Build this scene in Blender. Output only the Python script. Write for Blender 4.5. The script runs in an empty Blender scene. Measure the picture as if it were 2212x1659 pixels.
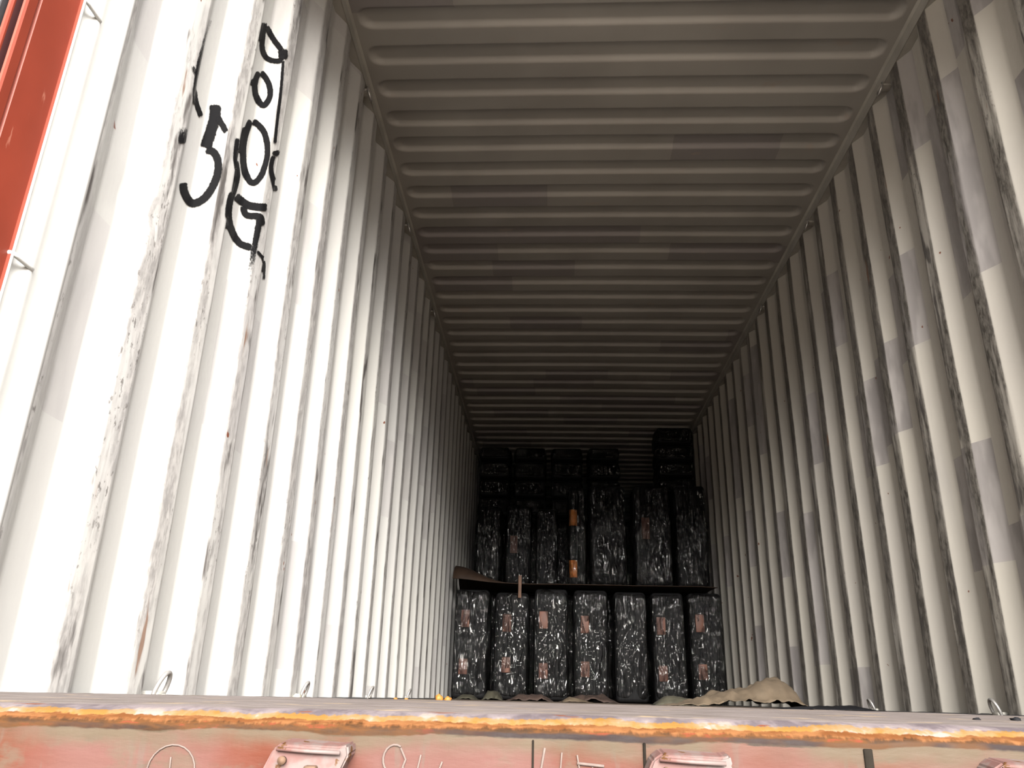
import bpy, bmesh, math, random
from mathutils import Vector, Matrix, noise

C = bpy.context.scene.collection
scn = bpy.context.scene
# ------------------------------------------------------------------ camera
YAW, PITCH, ROLL = .0518, .3729, .02485
CAM_H = .018                      # eye level just above the container floor (floor = z 0)
cy, sy, cp, sp = math.cos(YAW), math.sin(YAW), math.cos(PITCH), math.sin(PITCH)
Rv = Vector((cy, sy, 0)); Fh = Vector((-sy, cy, 0)); Uz = Vector((0, 0, 1))
Dv = Fh*cp + Uz*sp; Uv = Uz*cp - Fh*sp
xr = Rv*math.cos(ROLL) + Uv*math.sin(ROLL)
yu = Uv*math.cos(ROLL) - Rv*math.sin(ROLL)
cam = bpy.data.cameras.new('camera'); cam.sensor_width = 36; cam.lens = 1734.5/2212*36
cam.clip_start = .01; cam.clip_end = 200
co = bpy.data.objects.new('camera', cam); C.objects.link(co)
co.matrix_world = Matrix(((xr.x, yu.x, -Dv.x, 0), (xr.y, yu.y, -Dv.y, 0), (xr.z, yu.z, -Dv.z, CAM_H), (0, 0, 0, 1)))
scn.camera = co
# ------------------------------------------------------------------ sky and exposure
scn.view_settings.view_transform = 'Standard'; scn.view_settings.look = 'None'
scn.view_settings.gamma = 1; scn.view_settings.use_curve_mapping = False
scn.view_settings.exposure = 0.34
SKY = .3; SKY_COL = (.94, .98, 1.0); HORIZON = (.085, .25)
LOBES = [((.70, -.62, .38), 9.0, 21.0, (1.0, .97, .95)),      # bright cloud to the right behind the photographer
         ((.095, -.94, .30), 20.0, 128.0, (1.0, .955, .90))]     # brightest sky straight behind
w = bpy.data.worlds.new('overcast_sky'); scn.world = w; w.use_nodes = True
nt = w.node_tree; nt.nodes.clear()
out = nt.nodes.new('ShaderNodeOutputWorld'); bg = nt.nodes.new('ShaderNodeBackground')
tc = nt.nodes.new('ShaderNodeTexCoord')
vn = nt.nodes.new('ShaderNodeVectorMath'); vn.operation = 'NORMALIZE'; nt.links.new(tc.outputs['Generated'], vn.inputs[0])
acc = None
for d_, pw_, st_, cl_ in LOBES:
    dt = nt.nodes.new('ShaderNodeVectorMath'); dt.operation = 'DOT_PRODUCT'; nt.links.new(vn.outputs[0], dt.inputs[0]); dt.inputs[1].default_value = Vector(d_).normalized()
    mx = nt.nodes.new('ShaderNodeMath'); mx.operation = 'MAXIMUM'; mx.inputs[1].default_value = 0; nt.links.new(dt.outputs['Value'], mx.inputs[0])
    pw = nt.nodes.new('ShaderNodeMath'); pw.operation = 'POWER'; pw.inputs[1].default_value = pw_; nt.links.new(mx.outputs[0], pw.inputs[0])
    m1 = nt.nodes.new('ShaderNodeVectorMath'); m1.operation = 'SCALE'; m1.inputs[0].default_value = [c*st_ for c in cl_]; nt.links.new(pw.outputs[0], m1.inputs['Scale'])
    ad = nt.nodes.new('ShaderNodeVectorMath'); ad.operation = 'ADD'; nt.links.new(m1.outputs[0], ad.inputs[0])
    if acc is None: ad.inputs[1].default_value = [c*SKY for c in SKY_COL]
    else: nt.links.new(acc, ad.inputs[1])
    acc = ad.outputs[0]
# dim band just above the horizon, added to keep the deep end dark
sx = nt.nodes.new('ShaderNodeSeparateXYZ'); nt.links.new(vn.outputs[0], sx.inputs[0])
hz = nt.nodes.new('ShaderNodeMapRange'); hz.interpolation_type = 'SMOOTHSTEP'; nt.links.new(sx.outputs['Z'], hz.inputs['Value'])
hz.inputs['From Min'].default_value = HORIZON[0]; hz.inputs['From Max'].default_value = HORIZON[1]; hz.inputs['To Min'].default_value = .10; hz.inputs['To Max'].default_value = 1
ml = nt.nodes.new('ShaderNodeVectorMath'); ml.operation = 'SCALE'; nt.links.new(ad.outputs[0], ml.inputs[0]); nt.links.new(hz.outputs[0], ml.inputs['Scale'])
nt.links.new(ml.outputs[0], bg.inputs['Color']); bg.inputs['Strength'].default_value = 1
nt.links.new(bg.outputs[0], out.inputs[0])
w.cycles.sampling_method = 'AUTOMATIC'
scn.cycles.use_denoising = True
scn.cycles.diffuse_bounces = 6; scn.cycles.max_bounces = 12; scn.cycles.transparent_max_bounces = 24
scn.cycles.caustics_reflective = False; scn.cycles.caustics_refractive = False
scn.cycles.sample_clamp_indirect = 4

# ------------------------------------------------------------------ dimensions (metres)
XL, XR = -.859, 1.489             # planes of the inner corrugation flats
P = .278; ZL, ZR = 1.4371, 2.8022 % .278 + .278*4   # where a corrugation starts on either wall
Y0, Y1 = 1.155, 13.2              # corrugated walls from the door post to the front end
ROOF, RAIL = 2.695, 2.634
DEPTH = .036

# ------------------------------------------------------------------ helpers
def nz(*v): return noise.noise(Vector(v))
def sm(a, b, x):
    t = max(0., min(1., (x-a)/(b-a))); return t*t*(3-2*t)

def obj(name, bm, mat=None, parent=None, smooth=True):
    me = bpy.data.meshes.new(name); bm.normal_update(); bm.to_mesh(me); bm.free()
    if mat: me.materials.append(mat)
    if smooth:
        for p in me.polygons: p.use_smooth = True
    o = bpy.data.objects.new(name, me); C.objects.link(o)
    if parent: o.parent = parent
    return o
def grid_mesh(name, pts, mat, parent=None, smooth=True, closed_u=False, attr=None):
    """pts[i][j] -> quads; attr = {name: [[value]]} point attributes"""
    n, m = len(pts), len(pts[0]); V = [tuple(p) for r in pts for p in r]; F = []
    for i in range(n if closed_u else n-1):
        i2 = (i+1) % n
        for j in range(m-1): F.append((i*m+j, i2*m+j, i2*m+j+1, i*m+j+1))
    me = bpy.data.meshes.new(name); me.from_pydata(V, [], F); me.validate()
    if attr:
        for k, a in attr.items():
            at = me.attributes.new(k, 'FLOAT', 'POINT'); at.data.foreach_set('value', [x for r in a for x in r])
    if mat: me.materials.append(mat)
    if smooth:
        for p in me.polygons: p.use_smooth = True
    o = bpy.data.objects.new(name, me); C.objects.link(o)
    if parent: o.parent = parent
    return o
def tag(o, label, cat=None, group=None):
    o['label'] = label
    if cat: o['category'] = cat
    if group: o['group'] = group
    return o
def thing(name, label, cat, loc=(0, 0, 0), rz=0, group=None):
    o = bpy.data.objects.new(name, None); o.empty_display_size = .05; C.objects.link(o)
    o.location = loc; o.rotation_euler = (0, 0, rz); return tag(o, label, cat, group)
def structure(o): o['kind'] = 'structure'; return o
def add_box(bm, x0, x1, y0, y1, z0, z1, bev=0, seg=2):
    r = bmesh.ops.create_cube(bm, size=1); vs = r['verts']
    for v in vs: v.co = Vector(((x0+x1)/2+v.co.x*(x1-x0), (y0+y1)/2+v.co.y*(y1-y0), (z0+z1)/2+v.co.z*(z1-z0)))
    if bev:
        es = list({e for v in vs for e in v.link_edges})
        bmesh.ops.bevel(bm, geom=es, offset=bev, segments=seg, affect='EDGES', profile=.5)
    return bm
def box(name, dims, mat, parent=None, bev=0, smooth=False):
    bm = bmesh.new(); add_box(bm, *dims, bev=bev); return obj(name, bm, mat, parent, smooth)
def add_tube(bm, path, r, n=10, closed=False, cap=True):
    rings = []; N = len(path); path = [Vector(p) for p in path]
    ref = None
    for i, p in enumerate(path):
        if closed: t = path[(i+1) % N]-path[(i-1) % N]
        else: t = path[min(i+1, N-1)]-path[max(i-1, 0)]
        t.normalize()
        if ref is None: ref = t.orthogonal().normalized()
        ref = (ref - t*ref.dot(t)).normalized(); b = t.cross(ref)
        rr = r[i] if isinstance(r, (list, tuple)) else r
        rings.append([bm.verts.new(p+ref*math.cos(2*math.pi*k/n)*rr+b*math.sin(2*math.pi*k/n)*rr) for k in range(n)])
    for i in range(N if closed else N-1):
        a, b2 = rings[i], rings[(i+1) % N]
        for k in range(n): bm.faces.new((a[k], a[(k+1) % n], b2[(k+1) % n], b2[k]))
    if cap and not closed:
        bm.faces.new(rings[0][::-1]); bm.faces.new(rings[-1])
    return bm

# ------------------------------------------------------------------ node helper
class NT:
    def __init__(s, name):
        s.m = bpy.data.materials.new(name); s.m.use_nodes = True; s.t = s.m.node_tree; s.t.nodes.clear()
        s.out = s.n('ShaderNodeOutputMaterial'); s.b = s.n('ShaderNodeBsdfPrincipled'); s.l(s.b.outputs[0], s.out.inputs[0])
        s.pos = s.n('ShaderNodeTexCoord').outputs['Object']
    def n(s, k, **kw):
        nd = s.t.nodes.new(k)
        for a, b in kw.items(): setattr(nd, a, b)
        return nd
    def l(s, a, b): s.t.links.new(a, b)
    def put(s, sock, v):
        if isinstance(v, bpy.types.NodeSocket): s.l(v, sock)
        else: sock.default_value = v
    def scale(s, v, sc, loc=(0, 0, 0)):
        m = s.n('ShaderNodeMapping'); s.l(v, m.inputs[0]); m.inputs['Scale'].default_value = sc; m.inputs['Location'].default_value = loc; return m.outputs[0]
    def noise(s, sc=(1, 1, 1), scale=1, detail=3, rough=.55, loc=(0, 0, 0), dist=0):
        x = s.n('ShaderNodeTexNoise'); s.l(s.scale(s.pos, sc, loc), x.inputs['Vector'])
        x.inputs['Scale'].default_value = scale; x.inputs['Detail'].default_value = detail; x.inputs['Roughness'].default_value = rough
        x.inputs['Distortion'].default_value = dist
        return x.outputs['Fac']
    def vor(s, sc=(1, 1, 1), scale=1, out='Color', metric='CHEBYCHEV', loc=(0, 0, 0)):
        x = s.n('ShaderNodeTexVoronoi', distance=metric); s.l(s.scale(s.pos, sc, loc), x.inputs['Vector']); x.inputs['Scale'].default_value = scale
        return x.outputs[out]
    def ramp(s, fac, a, b, v0=0., v1=1.):
        x = s.n('ShaderNodeMapRange'); x.interpolation_type = 'SMOOTHSTEP'
        s.put(x.inputs['Value'], fac); s.put(x.inputs['From Min'], a); s.put(x.inputs['From Max'], b)
        s.put(x.inputs['To Min'], v0); s.put(x.inputs['To Max'], v1); return x.outputs[0]
    def math(s, op, a, b=0., c=None):
        x = s.n('ShaderNodeMath', operation=op); s.put(x.inputs[0], a); s.put(x.inputs[1], b)
        if c is not None: s.put(x.inputs[2], c)
        return x.outputs[0]
    def mix(s, f, a, b, mode='MIX'):
        x = s.n('ShaderNodeMix', data_type='RGBA', blend_type=mode); s.put(x.inputs[0], f)
        for sock, v in ((x.inputs[6], a), (x.inputs[7], b)):
            s.put(sock, v if isinstance(v, bpy.types.NodeSocket) else (tuple(v)+(1,) if len(v) == 3 else v))
        return x.outputs[2]
    def attr(s, name): return s.n('ShaderNodeAttribute', attribute_name=name).outputs['Fac']
    def bump(s, h, strength=.3, dist=.002):
        x = s.n('ShaderNodeBump'); x.inputs['Strength'].default_value = strength; x.inputs['Distance'].default_value = dist
        s.l(h, x.inputs['Height']); s.l(x.outputs[0], s.b.inputs['Normal']); return x.outputs[0]
    def done(s, col=None, rough=.5, metal=0, spec=None):
        if col is not None: s.put(s.b.inputs['Base Color'], tuple(col)+(1,) if isinstance(col, (tuple, list)) and len(col) == 3 else col)
        s.put(s.b.inputs['Roughness'], rough); s.put(s.b.inputs['Metallic'], metal)
        if spec is not None: s.b.inputs['Specular IOR Level'].default_value = spec
        return s.m
# ------------------------------------------------------------------ materials
PAINT = (.31, .306, .29)
def mat_wall(name, base, dirt_amt, streak, loc, phase, dirt):
    n = NT(name)
    flat = n.attr('inner_flat')
    big = n.noise((1, 1, 1), .9, 3, loc=loc)
    c = n.mix(n.ramp(big, .35, .7), base, tuple(b*k for b, k in zip(base, (.90, .90, .93))))
    # repaint patches with straight edges
    sx_ = n.n('ShaderNodeSeparateXYZ'); n.l(n.pos, sx_.inputs[0])
    yq = n.math('FLOOR', n.math('DIVIDE', n.math('SUBTRACT', sx_.outputs['Y'], phase-.075), P))
    wn0 = n.n('ShaderNodeTexWhiteNoise', noise_dimensions='1D'); n.l(n.math('ADD', yq, loc[0]+.5), wn0.inputs['W'])
    zq = n.math('FLOOR', n.math('ADD', n.math('DIVIDE', sx_.outputs['Z'], .42), n.math('MULTIPLY', wn0.outputs['Value'], 3)))
    cb = n.n('ShaderNodeCombineXYZ'); n.l(yq, cb.inputs[0]); n.l(zq, cb.inputs[1]); cb.inputs[2].default_value = loc[0]+.3
    wn1 = n.n('ShaderNodeTexWhiteNoise', noise_dimensions='3D'); n.l(cb.outputs[0], wn1.inputs['Vector'])
    pt = n.ramp(wn1.outputs['Value'], .80, .802)
    c = n.mix(n.math('MULTIPLY', pt, n.math('MULTIPLY', streak, .8)), c, n.mix(n.ramp(n.noise((1, 4, 1), 3, 3), .4, .6), (.155, .145, .148), (.235, .222, .222)))
    # tall grey scuffs on the inner flats, where cargo rubs
    st = n.noise((1, 5, .55), 3.2, 5, .62, loc=loc)
    fine = n.noise((1, 22, 9), 3, 4, .7, loc=loc)
    sc = n.math('MULTIPLY', flat, n.ramp(st, .40-.08*streak, .62-.10*streak))
    c = n.mix(n.math('MULTIPLY', sc, dirt_amt), c, n.mix(n.ramp(fine, .35, .65), *dirt))
    dk = n.noise((1, 4, .9), 4.0, 4, .6, loc=(loc[0], loc[1]+7, loc[2]+3))
    c = n.mix(n.math('MULTIPLY', flat, n.ramp(dk, .56, .68)), c, (.06, .055, .052))
    # base coat grime rub on whole wall
    g = n.noise((1, 3, .35), 2.2, 4, .6, loc=(1, 3, 5))
    c = n.mix(n.ramp(g, .52, .78, 0, .35*streak), c, (.20, .193, .188))
    spk = n.noise((1, 2.2, 1.2), 34, 4, .7, loc=(6, loc[1], 2))
    low_ = n.ramp(n.noise((1, 2, .8), 2.5, 3, loc=(1, loc[1], 4)), .42, .6)
    c = n.mix(n.math('MULTIPLY', n.math('MULTIPLY', flat, low_), n.ramp(spk, .57, .64, 0, .85)), c, (.085, .078, .074))
    # rust
    ru = n.noise((1, 3, .5), 7, 3, .5, loc=(loc[0]+2, 5, 1))
    c = n.mix(n.math('MULTIPLY', flat, n.math('MULTIPLY', n.ramp(ru, .69, .75), .8)), c, (.115, .055, .028))
    sk = n.noise((1, 1.3, 1), 16, 2, .5, loc=(3, loc[1], 9))
    c = n.mix(n.ramp(sk, .765, .785), c, (.10, .035, .02))
    n.bump(n.noise((1, 1, 1), 30, 3), .25, .002)
    return n.done(c, n.ramp(fine, .3, .7, .42, .6), spec=.35)
M = {}
M['wall_l'] = mat_wall('painted_steel_left', PAINT, .75, .45, (0, 0, 0), ZL, ((.125, .118, .115), (.255, .245, .235)))
M['wall_r'] = mat_wall('painted_steel_right', (.315, .300, .268), 1.0, 1.0, (4, 2, 8), ZR, ((.045, .041, .036), (.15, .14, .125)))
def mat_roof():
    n = NT('painted_steel_roof')
    sx_ = n.n('ShaderNodeSeparateXYZ'); n.l(n.pos, sx_.inputs[0])
    yq = n.math('FLOOR', n.math('DIVIDE', n.math('SUBTRACT', sx_.outputs['Y'], .04), .2094))
    wn0 = n.n('ShaderNodeTexWhiteNoise', noise_dimensions='1D'); n.l(yq, wn0.inputs['W'])
    xq = n.math('FLOOR', n.math('ADD', n.math('DIVIDE', sx_.outputs['X'], .55), n.math('MULTIPLY', wn0.outputs['Value'], 2)))
    cb = n.n('ShaderNodeCombineXYZ'); n.l(yq, cb.inputs[0]); n.l(xq, cb.inputs[1])
    wn1 = n.n('ShaderNodeTexWhiteNoise', noise_dimensions='3D'); n.l(cb.outputs[0], wn1.inputs['Vector'])
    c = n.mix(n.ramp(n.noise((1, 1, 1), 1.5, 3), .35, .7), (.25, .24, .222), (.205, .195, .18))
    c = n.mix(n.ramp(wn1.outputs['Value'], .74, .742, 0, .6), c, (.155, .14, .145))
    c = n.mix(n.ramp(n.noise((1, 2, 1), 5, 4, loc=(3, 3, 3)), .66, .74, 0, .5), c, (.25, .21, .18))
    n.bump(n.noise((1, 1, 1), 25, 2), .15, .002)
    return n.done(c, .5, spec=.35)
M['roof'] = mat_roof()
def mat_plain(name, col, rough=.5, var=.12, sc=6, metal=0, spec=.4, bump=.2):
    n = NT(name); f = n.noise((1, 1, 1), sc, 4)
    c = n.mix(n.ramp(f, .35, .68), col, tuple(x*(1-var*2) for x in col))
    n.bump(n.noise((1, 1, 1), sc*6, 3), bump, .001); return n.done(c, rough, metal, spec)
M['white'] = mat_plain('white_post_paint', (.40, .40, .385), .42, .04)
M['rail'] = mat_plain('grey_rail_paint', (.27, .26, .235), .55, .1)
def mat_red():
    n = NT('oxide_red_paint'); f = n.noise((1, 1, 1), 5, 4)
    c = n.mix(n.ramp(f, .3, .7), (.125, .020, .010), (.10, .016, .008))
    c = n.mix(n.ramp(n.noise((1, 3, .6), 16, 4, .7), .63, .72, 0, .35), c, (.30, .14, .10))
    c = n.mix(n.ramp(n.noise((1, 2, 1), 13, 3, loc=(2, 4, 4.3)), .72, .75), c, (.02, .014, .012))
    n.bump(n.noise((1, 1, 1), 40, 3), .15, .001); return n.done(c, .5, spec=.25)
M['red'] = mat_red()
M['dark_red'] = mat_plain('maroon_door_paint', (.03, .006, .006), .6, .1)
M['gasket'] = mat_plain('black_rubber_gasket', (.02, .02, .022), .55, .1)
def mat_sill():  # sill colours darkened to stand in for the shadow of someone at the door
    n = NT('worn_sill_steel'); v = n.attr('band')      # 0 at the floor edge .. 1 at the bottom of the face
    wob = n.noise((1, 2, 2), 9, 4, .6)
    chip = n.noise((1, 4, 4), 26, 4, .65, loc=(3, 1, 1)); run = n.noise((3.2, 1, .7), 40, 3, .6, loc=(8, 1, 0))
    big = n.noise((1, .2, .2), 3.3, 2, .5, loc=(1, 0, 0))
    top = n.mix(n.ramp(n.noise((.35, 4, 4), 30, 4, .6), .35, .65), (0.086, 0.074, 0.071), (0.057, 0.048, 0.044))
    top = n.mix(n.ramp(n.noise((.7, 3, 3), 17, 3, loc=(5, 5, 5)), .60, .68, 0, .7), top, (0.148, 0.112, 0.072))
    rust = n.mix(n.ramp(chip, .35, .65), (0.013, 0.006, 0.002), (0.038, 0.015, 0.004))
    rust = n.mix(n.ramp(chip, .60, .68), rust, (0.059, 0.014, 0.006))
    frag = n.noise((1, .3, .3), 11, 5, .7, loc=(4, 0, 0)); fr2 = n.noise((1, .5, 1.5), 17, 4, .65, loc=(12, 0, 3))
    ve = n.math('ADD', v, n.math('ADD', n.math('MULTIPLY', n.math('SUBTRACT', frag, .5), .16), n.math('MULTIPLY', n.math('SUBTRACT', run, .5), .07)))
    mauve = n.mix(n.ramp(fr2, .42, .58), (0.045, 0.037, 0.041), (0.082, 0.069, 0.072))
    mauve = n.mix(n.ramp(n.noise((1, 3, 3), 14, 3, loc=(2, 0, 6)), .60, .66), mauve, (0.066, 0.022, 0.012))
    yel = n.mix(n.ramp(fr2, .40, .6), (0.090, 0.048, 0.012), (0.101, 0.069, 0.039))
    orr = n.mix(n.ramp(chip, .4, .6), (0.047, 0.017, 0.005), (0.072, 0.031, 0.011))
    edge = n.mix(n.ramp(ve, .335, .35), mauve, yel)
    edge = n.mix(n.math('MULTIPLY', n.ramp(fr2, .55, .62), n.ramp(ve, .30, .34)), edge, (0.109, 0.092, 0.082))
    edge = n.mix(n.ramp(ve, .405, .425), edge, orr)
    dark = n.mix(n.ramp(n.noise((1, 2, 2), 12, 3, loc=(0, 4, 4)), .42, .6), (0.010, 0.007, 0.007), (0.030, 0.014, 0.006))
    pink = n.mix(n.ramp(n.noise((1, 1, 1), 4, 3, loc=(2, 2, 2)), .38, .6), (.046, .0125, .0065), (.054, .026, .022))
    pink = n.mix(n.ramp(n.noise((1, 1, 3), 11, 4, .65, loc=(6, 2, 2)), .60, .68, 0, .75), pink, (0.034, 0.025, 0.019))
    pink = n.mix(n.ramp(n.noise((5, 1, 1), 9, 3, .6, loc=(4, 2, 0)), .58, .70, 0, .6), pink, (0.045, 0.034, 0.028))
    w_ = n.math('ADD', v, n.math('MULTIPLY', n.math('SUBTRACT', wob, .5), .10))
    c = n.mix(n.ramp(w_, .268, .30), top, edge)
    w2 = n.math('ADD', v, n.math('MULTIPLY', n.math('SUBTRACT', run, .5), .22))
    c = n.mix(n.ramp(w2, .46, .52), c, rust)
    w3 = n.math('ADD', v, n.math('MULTIPLY', n.math('SUBTRACT', wob, .5), .22))
    c = n.mix(n.math('MULTIPLY', n.ramp(w3, .52, .56), n.ramp(big, .38, .6, .25, 1)), c, dark)
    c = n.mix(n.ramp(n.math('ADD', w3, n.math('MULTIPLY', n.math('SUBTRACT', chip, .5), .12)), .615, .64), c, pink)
    c = n.mix(n.math('MULTIPLY', n.math('MULTIPLY', n.ramp(w3, .60, .63), n.math('SUBTRACT', 1, n.ramp(w3, .66, .80))), n.ramp(n.noise((1, 1, 1), 8, 4, loc=(1, 7, 1)), .36, .6, .25, .95)), c, (.040, .031, .021))
    c = n.mix(n.math('MULTIPLY', n.ramp(v, .62, .66), n.ramp(n.noise((1, 1, 1.6), 9, 5, .65, loc=(5, 5, 1)), .52, .64, 0, .7)), c, (.043, .032, .023))
    n.bump(n.math('ADD', chip, n.math('MULTIPLY', run, .5)), .5, .0015)
    return n.done(c, n.ramp(chip, .3, .7, .6, .8), spec=.08)
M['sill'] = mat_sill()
def mat_lug():
    n = NT('pink_worn_bracket'); f = n.noise((1, 1, 1), 40, 3)
    c = n.mix(n.ramp(f, .4, .6), (0.073, 0.038, 0.034), (0.076, 0.058, 0.054))
    c = n.mix(n.ramp(n.noise((1, 1, 1), 55, 3, loc=(3, 3, 4.5)), .64, .68), c, (0.040, 0.017, 0.005))
    n.bump(f, .4, .001); return n.done(c, .6, spec=.2)
M['lug'] = mat_lug()
M['rust'] = mat_plain('brown_rust', (.05, .026, .013), .8, .2, 60)
M['chalk'] = mat_plain('pale_chalk', (.07, .052, .045), .9, .1, 80)
M['joint'] = mat_plain('grime_filled_joint', (.008, .0065, .005), .9, .2, 60, spec=.05)
M['floor'] = mat_plain('dark_plywood', (.075, .055, .04), .6, .2, 8)
def mat_ground():
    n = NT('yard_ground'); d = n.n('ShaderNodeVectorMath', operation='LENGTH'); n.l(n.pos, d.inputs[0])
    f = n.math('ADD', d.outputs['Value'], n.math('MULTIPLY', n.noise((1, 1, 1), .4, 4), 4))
    c = n.mix(n.ramp(f, 5, 7), (.05, .045, .04), (.55, .475, .405))      # shade near the door put into the colour, paler beyond to light the roof
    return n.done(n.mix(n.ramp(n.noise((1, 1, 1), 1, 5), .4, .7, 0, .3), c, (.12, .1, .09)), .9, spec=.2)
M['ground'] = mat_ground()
M['ring'] = mat_plain('steel_ring', (.30, .29, .28), .32, .1, 30, metal=.6)
M['kraft'] = mat_plain('brown_kraft_paper', (.055, .041, .027), .8, .14, 14, spec=.2)
M['kraft_dark'] = mat_plain('dark_brown_paper', (.030, .019, .015), .8, .2, 14, spec=.2)
M['kraft_green'] = mat_plain('olive_paper', (.026, .024, .016), .8, .2, 14, spec=.2)
M['card'] = mat_plain('brown_cardboard', (.022, .012, .007), .75, .15, 8, spec=.2)
M['leaf'] = mat_plain('orange_peelings', (.22, .085, .008), .7, .15, 60, spec=.5)
M['wood'] = mat_plain('tan_wood_strip', (.07, .033, .017), .7, .15, 20)
M['orange'] = mat_plain('orange_band', (.60, .19, .035), .6, .1, 20)
M['dull_orange'] = mat_plain('rusty_orange_band', (.075, .023, .009), .6, .15, 20)
M['tarp'] = mat_plain('black_plastic_scrap', (.005, .005, .006), .8, .1, 20, spec=.08)
M['grit'] = mat_plain('white_grit', (.35, .33, .26), .7, .1, 50)
def mat_black():
    n = NT('black_ribbed_filling'); f = n.noise((30, 1, 2), 3, 2)
    n.bump(f, .3, .003); return n.done(n.mix(f, (.003, .003, .0032), (.008, .008, .0085)), .6, spec=.08)
M['core'] = mat_black()
def mat_film(name, tint=.006, op=.30):
    n = NT(name)
    f1 = n.noise((9, 9, 1.9), 2.5, 1.5, .35, dist=1.8); f2 = n.noise((9, 9, 3), 4, 1, .4, loc=(3, 1, 0), dist=.9)
    ridge = n.math('SUBTRACT', 1, n.math('MULTIPLY', n.math('ABSOLUTE', n.math('SUBTRACT', f1, .5)), 5))
    hh = n.math('ADD', ridge, n.math('MULTIPLY', f2, .8))
    bp = n.bump(hh, 1.0, .0085)
    n.b.inputs['Base Color'].default_value = (tint*1.02, tint, tint*.98, 1); n.b.inputs['Roughness'].default_value = .35
    n.b.inputs['Specular IOR Level'].default_value = .0
    gl = n.n('ShaderNodeBsdfGlossy'); gl.inputs['Roughness'].default_value = .09; gl.inputs['Color'].default_value = (.7, .7, .68, 1); n.l(bp, gl.inputs['Normal'])
    tr = n.n('ShaderNodeBsdfTransparent'); mx_ = n.n('ShaderNodeMixShader'); m2 = n.n('ShaderNodeMixShader')
    mx_.inputs[0].default_value = op; n.l(tr.outputs[0], mx_.inputs[1]); n.l(n.b.outputs[0], mx_.inputs[2])
    fr = n.n('ShaderNodeFresnel'); fr.inputs['IOR'].default_value = 1.5; n.l(bp, fr.inputs['Normal'])
    n.l(n.math('ADD', fr.outputs[0], n.ramp(n.noise((1, 1, .5), 3.5, 3, loc=(7, 1, 3)),     .54, .72, -.012, .06)), m2.inputs[0]); n.l(mx_.outputs[0], m2.inputs[1]); n.l(gl.outputs[0], m2.inputs[2])
    n.l(m2.outputs[0], n.out.inputs[0]); return n.m
M['film'] = mat_film('clear_stretch_film'); M['film_dark'] = mat_film('dark_stretch_film', .006, .6)
def mat_spray():
    n = NT('black_spray_paint'); a = n.attr('paint_amount')
    gr = n.noise((1, 1, 1), 170, 3, .7)
    f = n.ramp(n.math('ADD', a, n.math('MULTIPLY', n.math('SUBTRACT', gr, .5), .9)), .28, .66)
    n.b.inputs['Base Color'].default_value = (.004, .004, .0045, 1); n.b.inputs['Roughness'].default_value = .5; n.b.inputs['Specular IOR Level'].default_value = .15
    tr = n.n('ShaderNodeBsdfTransparent'); mx_ = n.n('ShaderNodeMixShader'); n.l(f, mx_.inputs[0]); n.l(tr.outputs[0], mx_.inputs[1]); n.l(n.b.outputs[0], mx_.inputs[2])
    n.l(mx_.outputs[0], n.out.inputs[0]); return n.m
M['spray'] = mat_spray()

# ------------------------------------------------------------------ corrugated walls
def prof_raw(Y, ph):
    t = (Y-ph) % P
    if t < .070: return 0.
    if t < .138: return (t-.070)/.068*DEPTH
    if t < .210: return DEPTH
    return (.278-t)/.068*DEPTH
def prof(Y, ph): return sum(prof_raw(Y+d, ph) for d in (-.008, -.004, 0, .004, .008))/5
def wob(Y, Z, s): return .0075*nz(Y*1.5, Z*1.6, s)+.003*nz(Y*2, Z*6, s+9)
def push(Y, Z, s):
    d = .004*nz(Y*.9, Z*.9, s+20)
    if s == 1: d += .016*math.exp(-((Y-1.42)/.05)**2-((Z-.955)/.03)**2)-.008*math.exp(-((Y-1.42)/.05)**2-((Z-.90)/.04)**2)
    return d
def wall_depth(Y, Z, ph, s):
    Yc = Y-wob(Y, Z, s); return prof(Yc, ph)+push(Y, Z, s)
def corrugated(name, X, sgn, ph, s, mat, z0=-.03, z1=RAIL):
    ys = []; k = math.floor((Y0-ph)/P)-1
    while True:
        b = ph+k*P
        for c in (0, .070, .138, .210):
            for d in (-.0085, -.0045, 0, .0045, .0085): ys.append(b+c+d)
            ys.append(b+c+.035)
        k += 1
        if b > Y1: break
    ys = sorted(y for y in ys if Y0+.06*(s == 1)-1e-6 <= y <= Y1)
    if s == 1: ys = [1.214]+ys
    else: ys = [Y0]+ys
    pts = []; A = []
    nzs = 56
    for y in ys:
        row = []; ar = []
        t = (y-ph) % P; fl = 1. if (t < .0705 or t > .2775) else 0.
        for j in range(nzs+1):
            z = z0+(z1-z0)*j/nzs; yy = y+wob(y, z, s) if y > Y0+.1 else y
            row.append((X-sgn*(prof(y, ph)+push(yy, z, s)), yy, z)); ar.append(fl)
        pts.append(row); A.append(ar)
    o = grid_mesh(name, pts, mat, attr={'inner_flat': A})
    wn = o.modifiers.new('wn', 'WEIGHTED_NORMAL'); wn.keep_sharp = False; wn.weight = 100
    return structure(o)
wl = corrugated('wall_left', XL, 1, ZL, 1, M['wall_l'])
wr = corrugated('wall_right', XR, -1, ZR, 2, M['wall_r'])
structure(box('wall_front', (XL-.05, XR+.05, Y1, Y1+.05, -.03, ROOF+.05), M['rail']))
# outer skins so that the shell is closed and light enters only by the doors
for nm, x0, x1 in (('trim_1', XL-.075, XL-.062), ('trim_2', XR+.062, XR+.075)):
    structure(box(nm, (x0, x1, Y0, Y1, -.15, ROOF+.03), M['red']))

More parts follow.
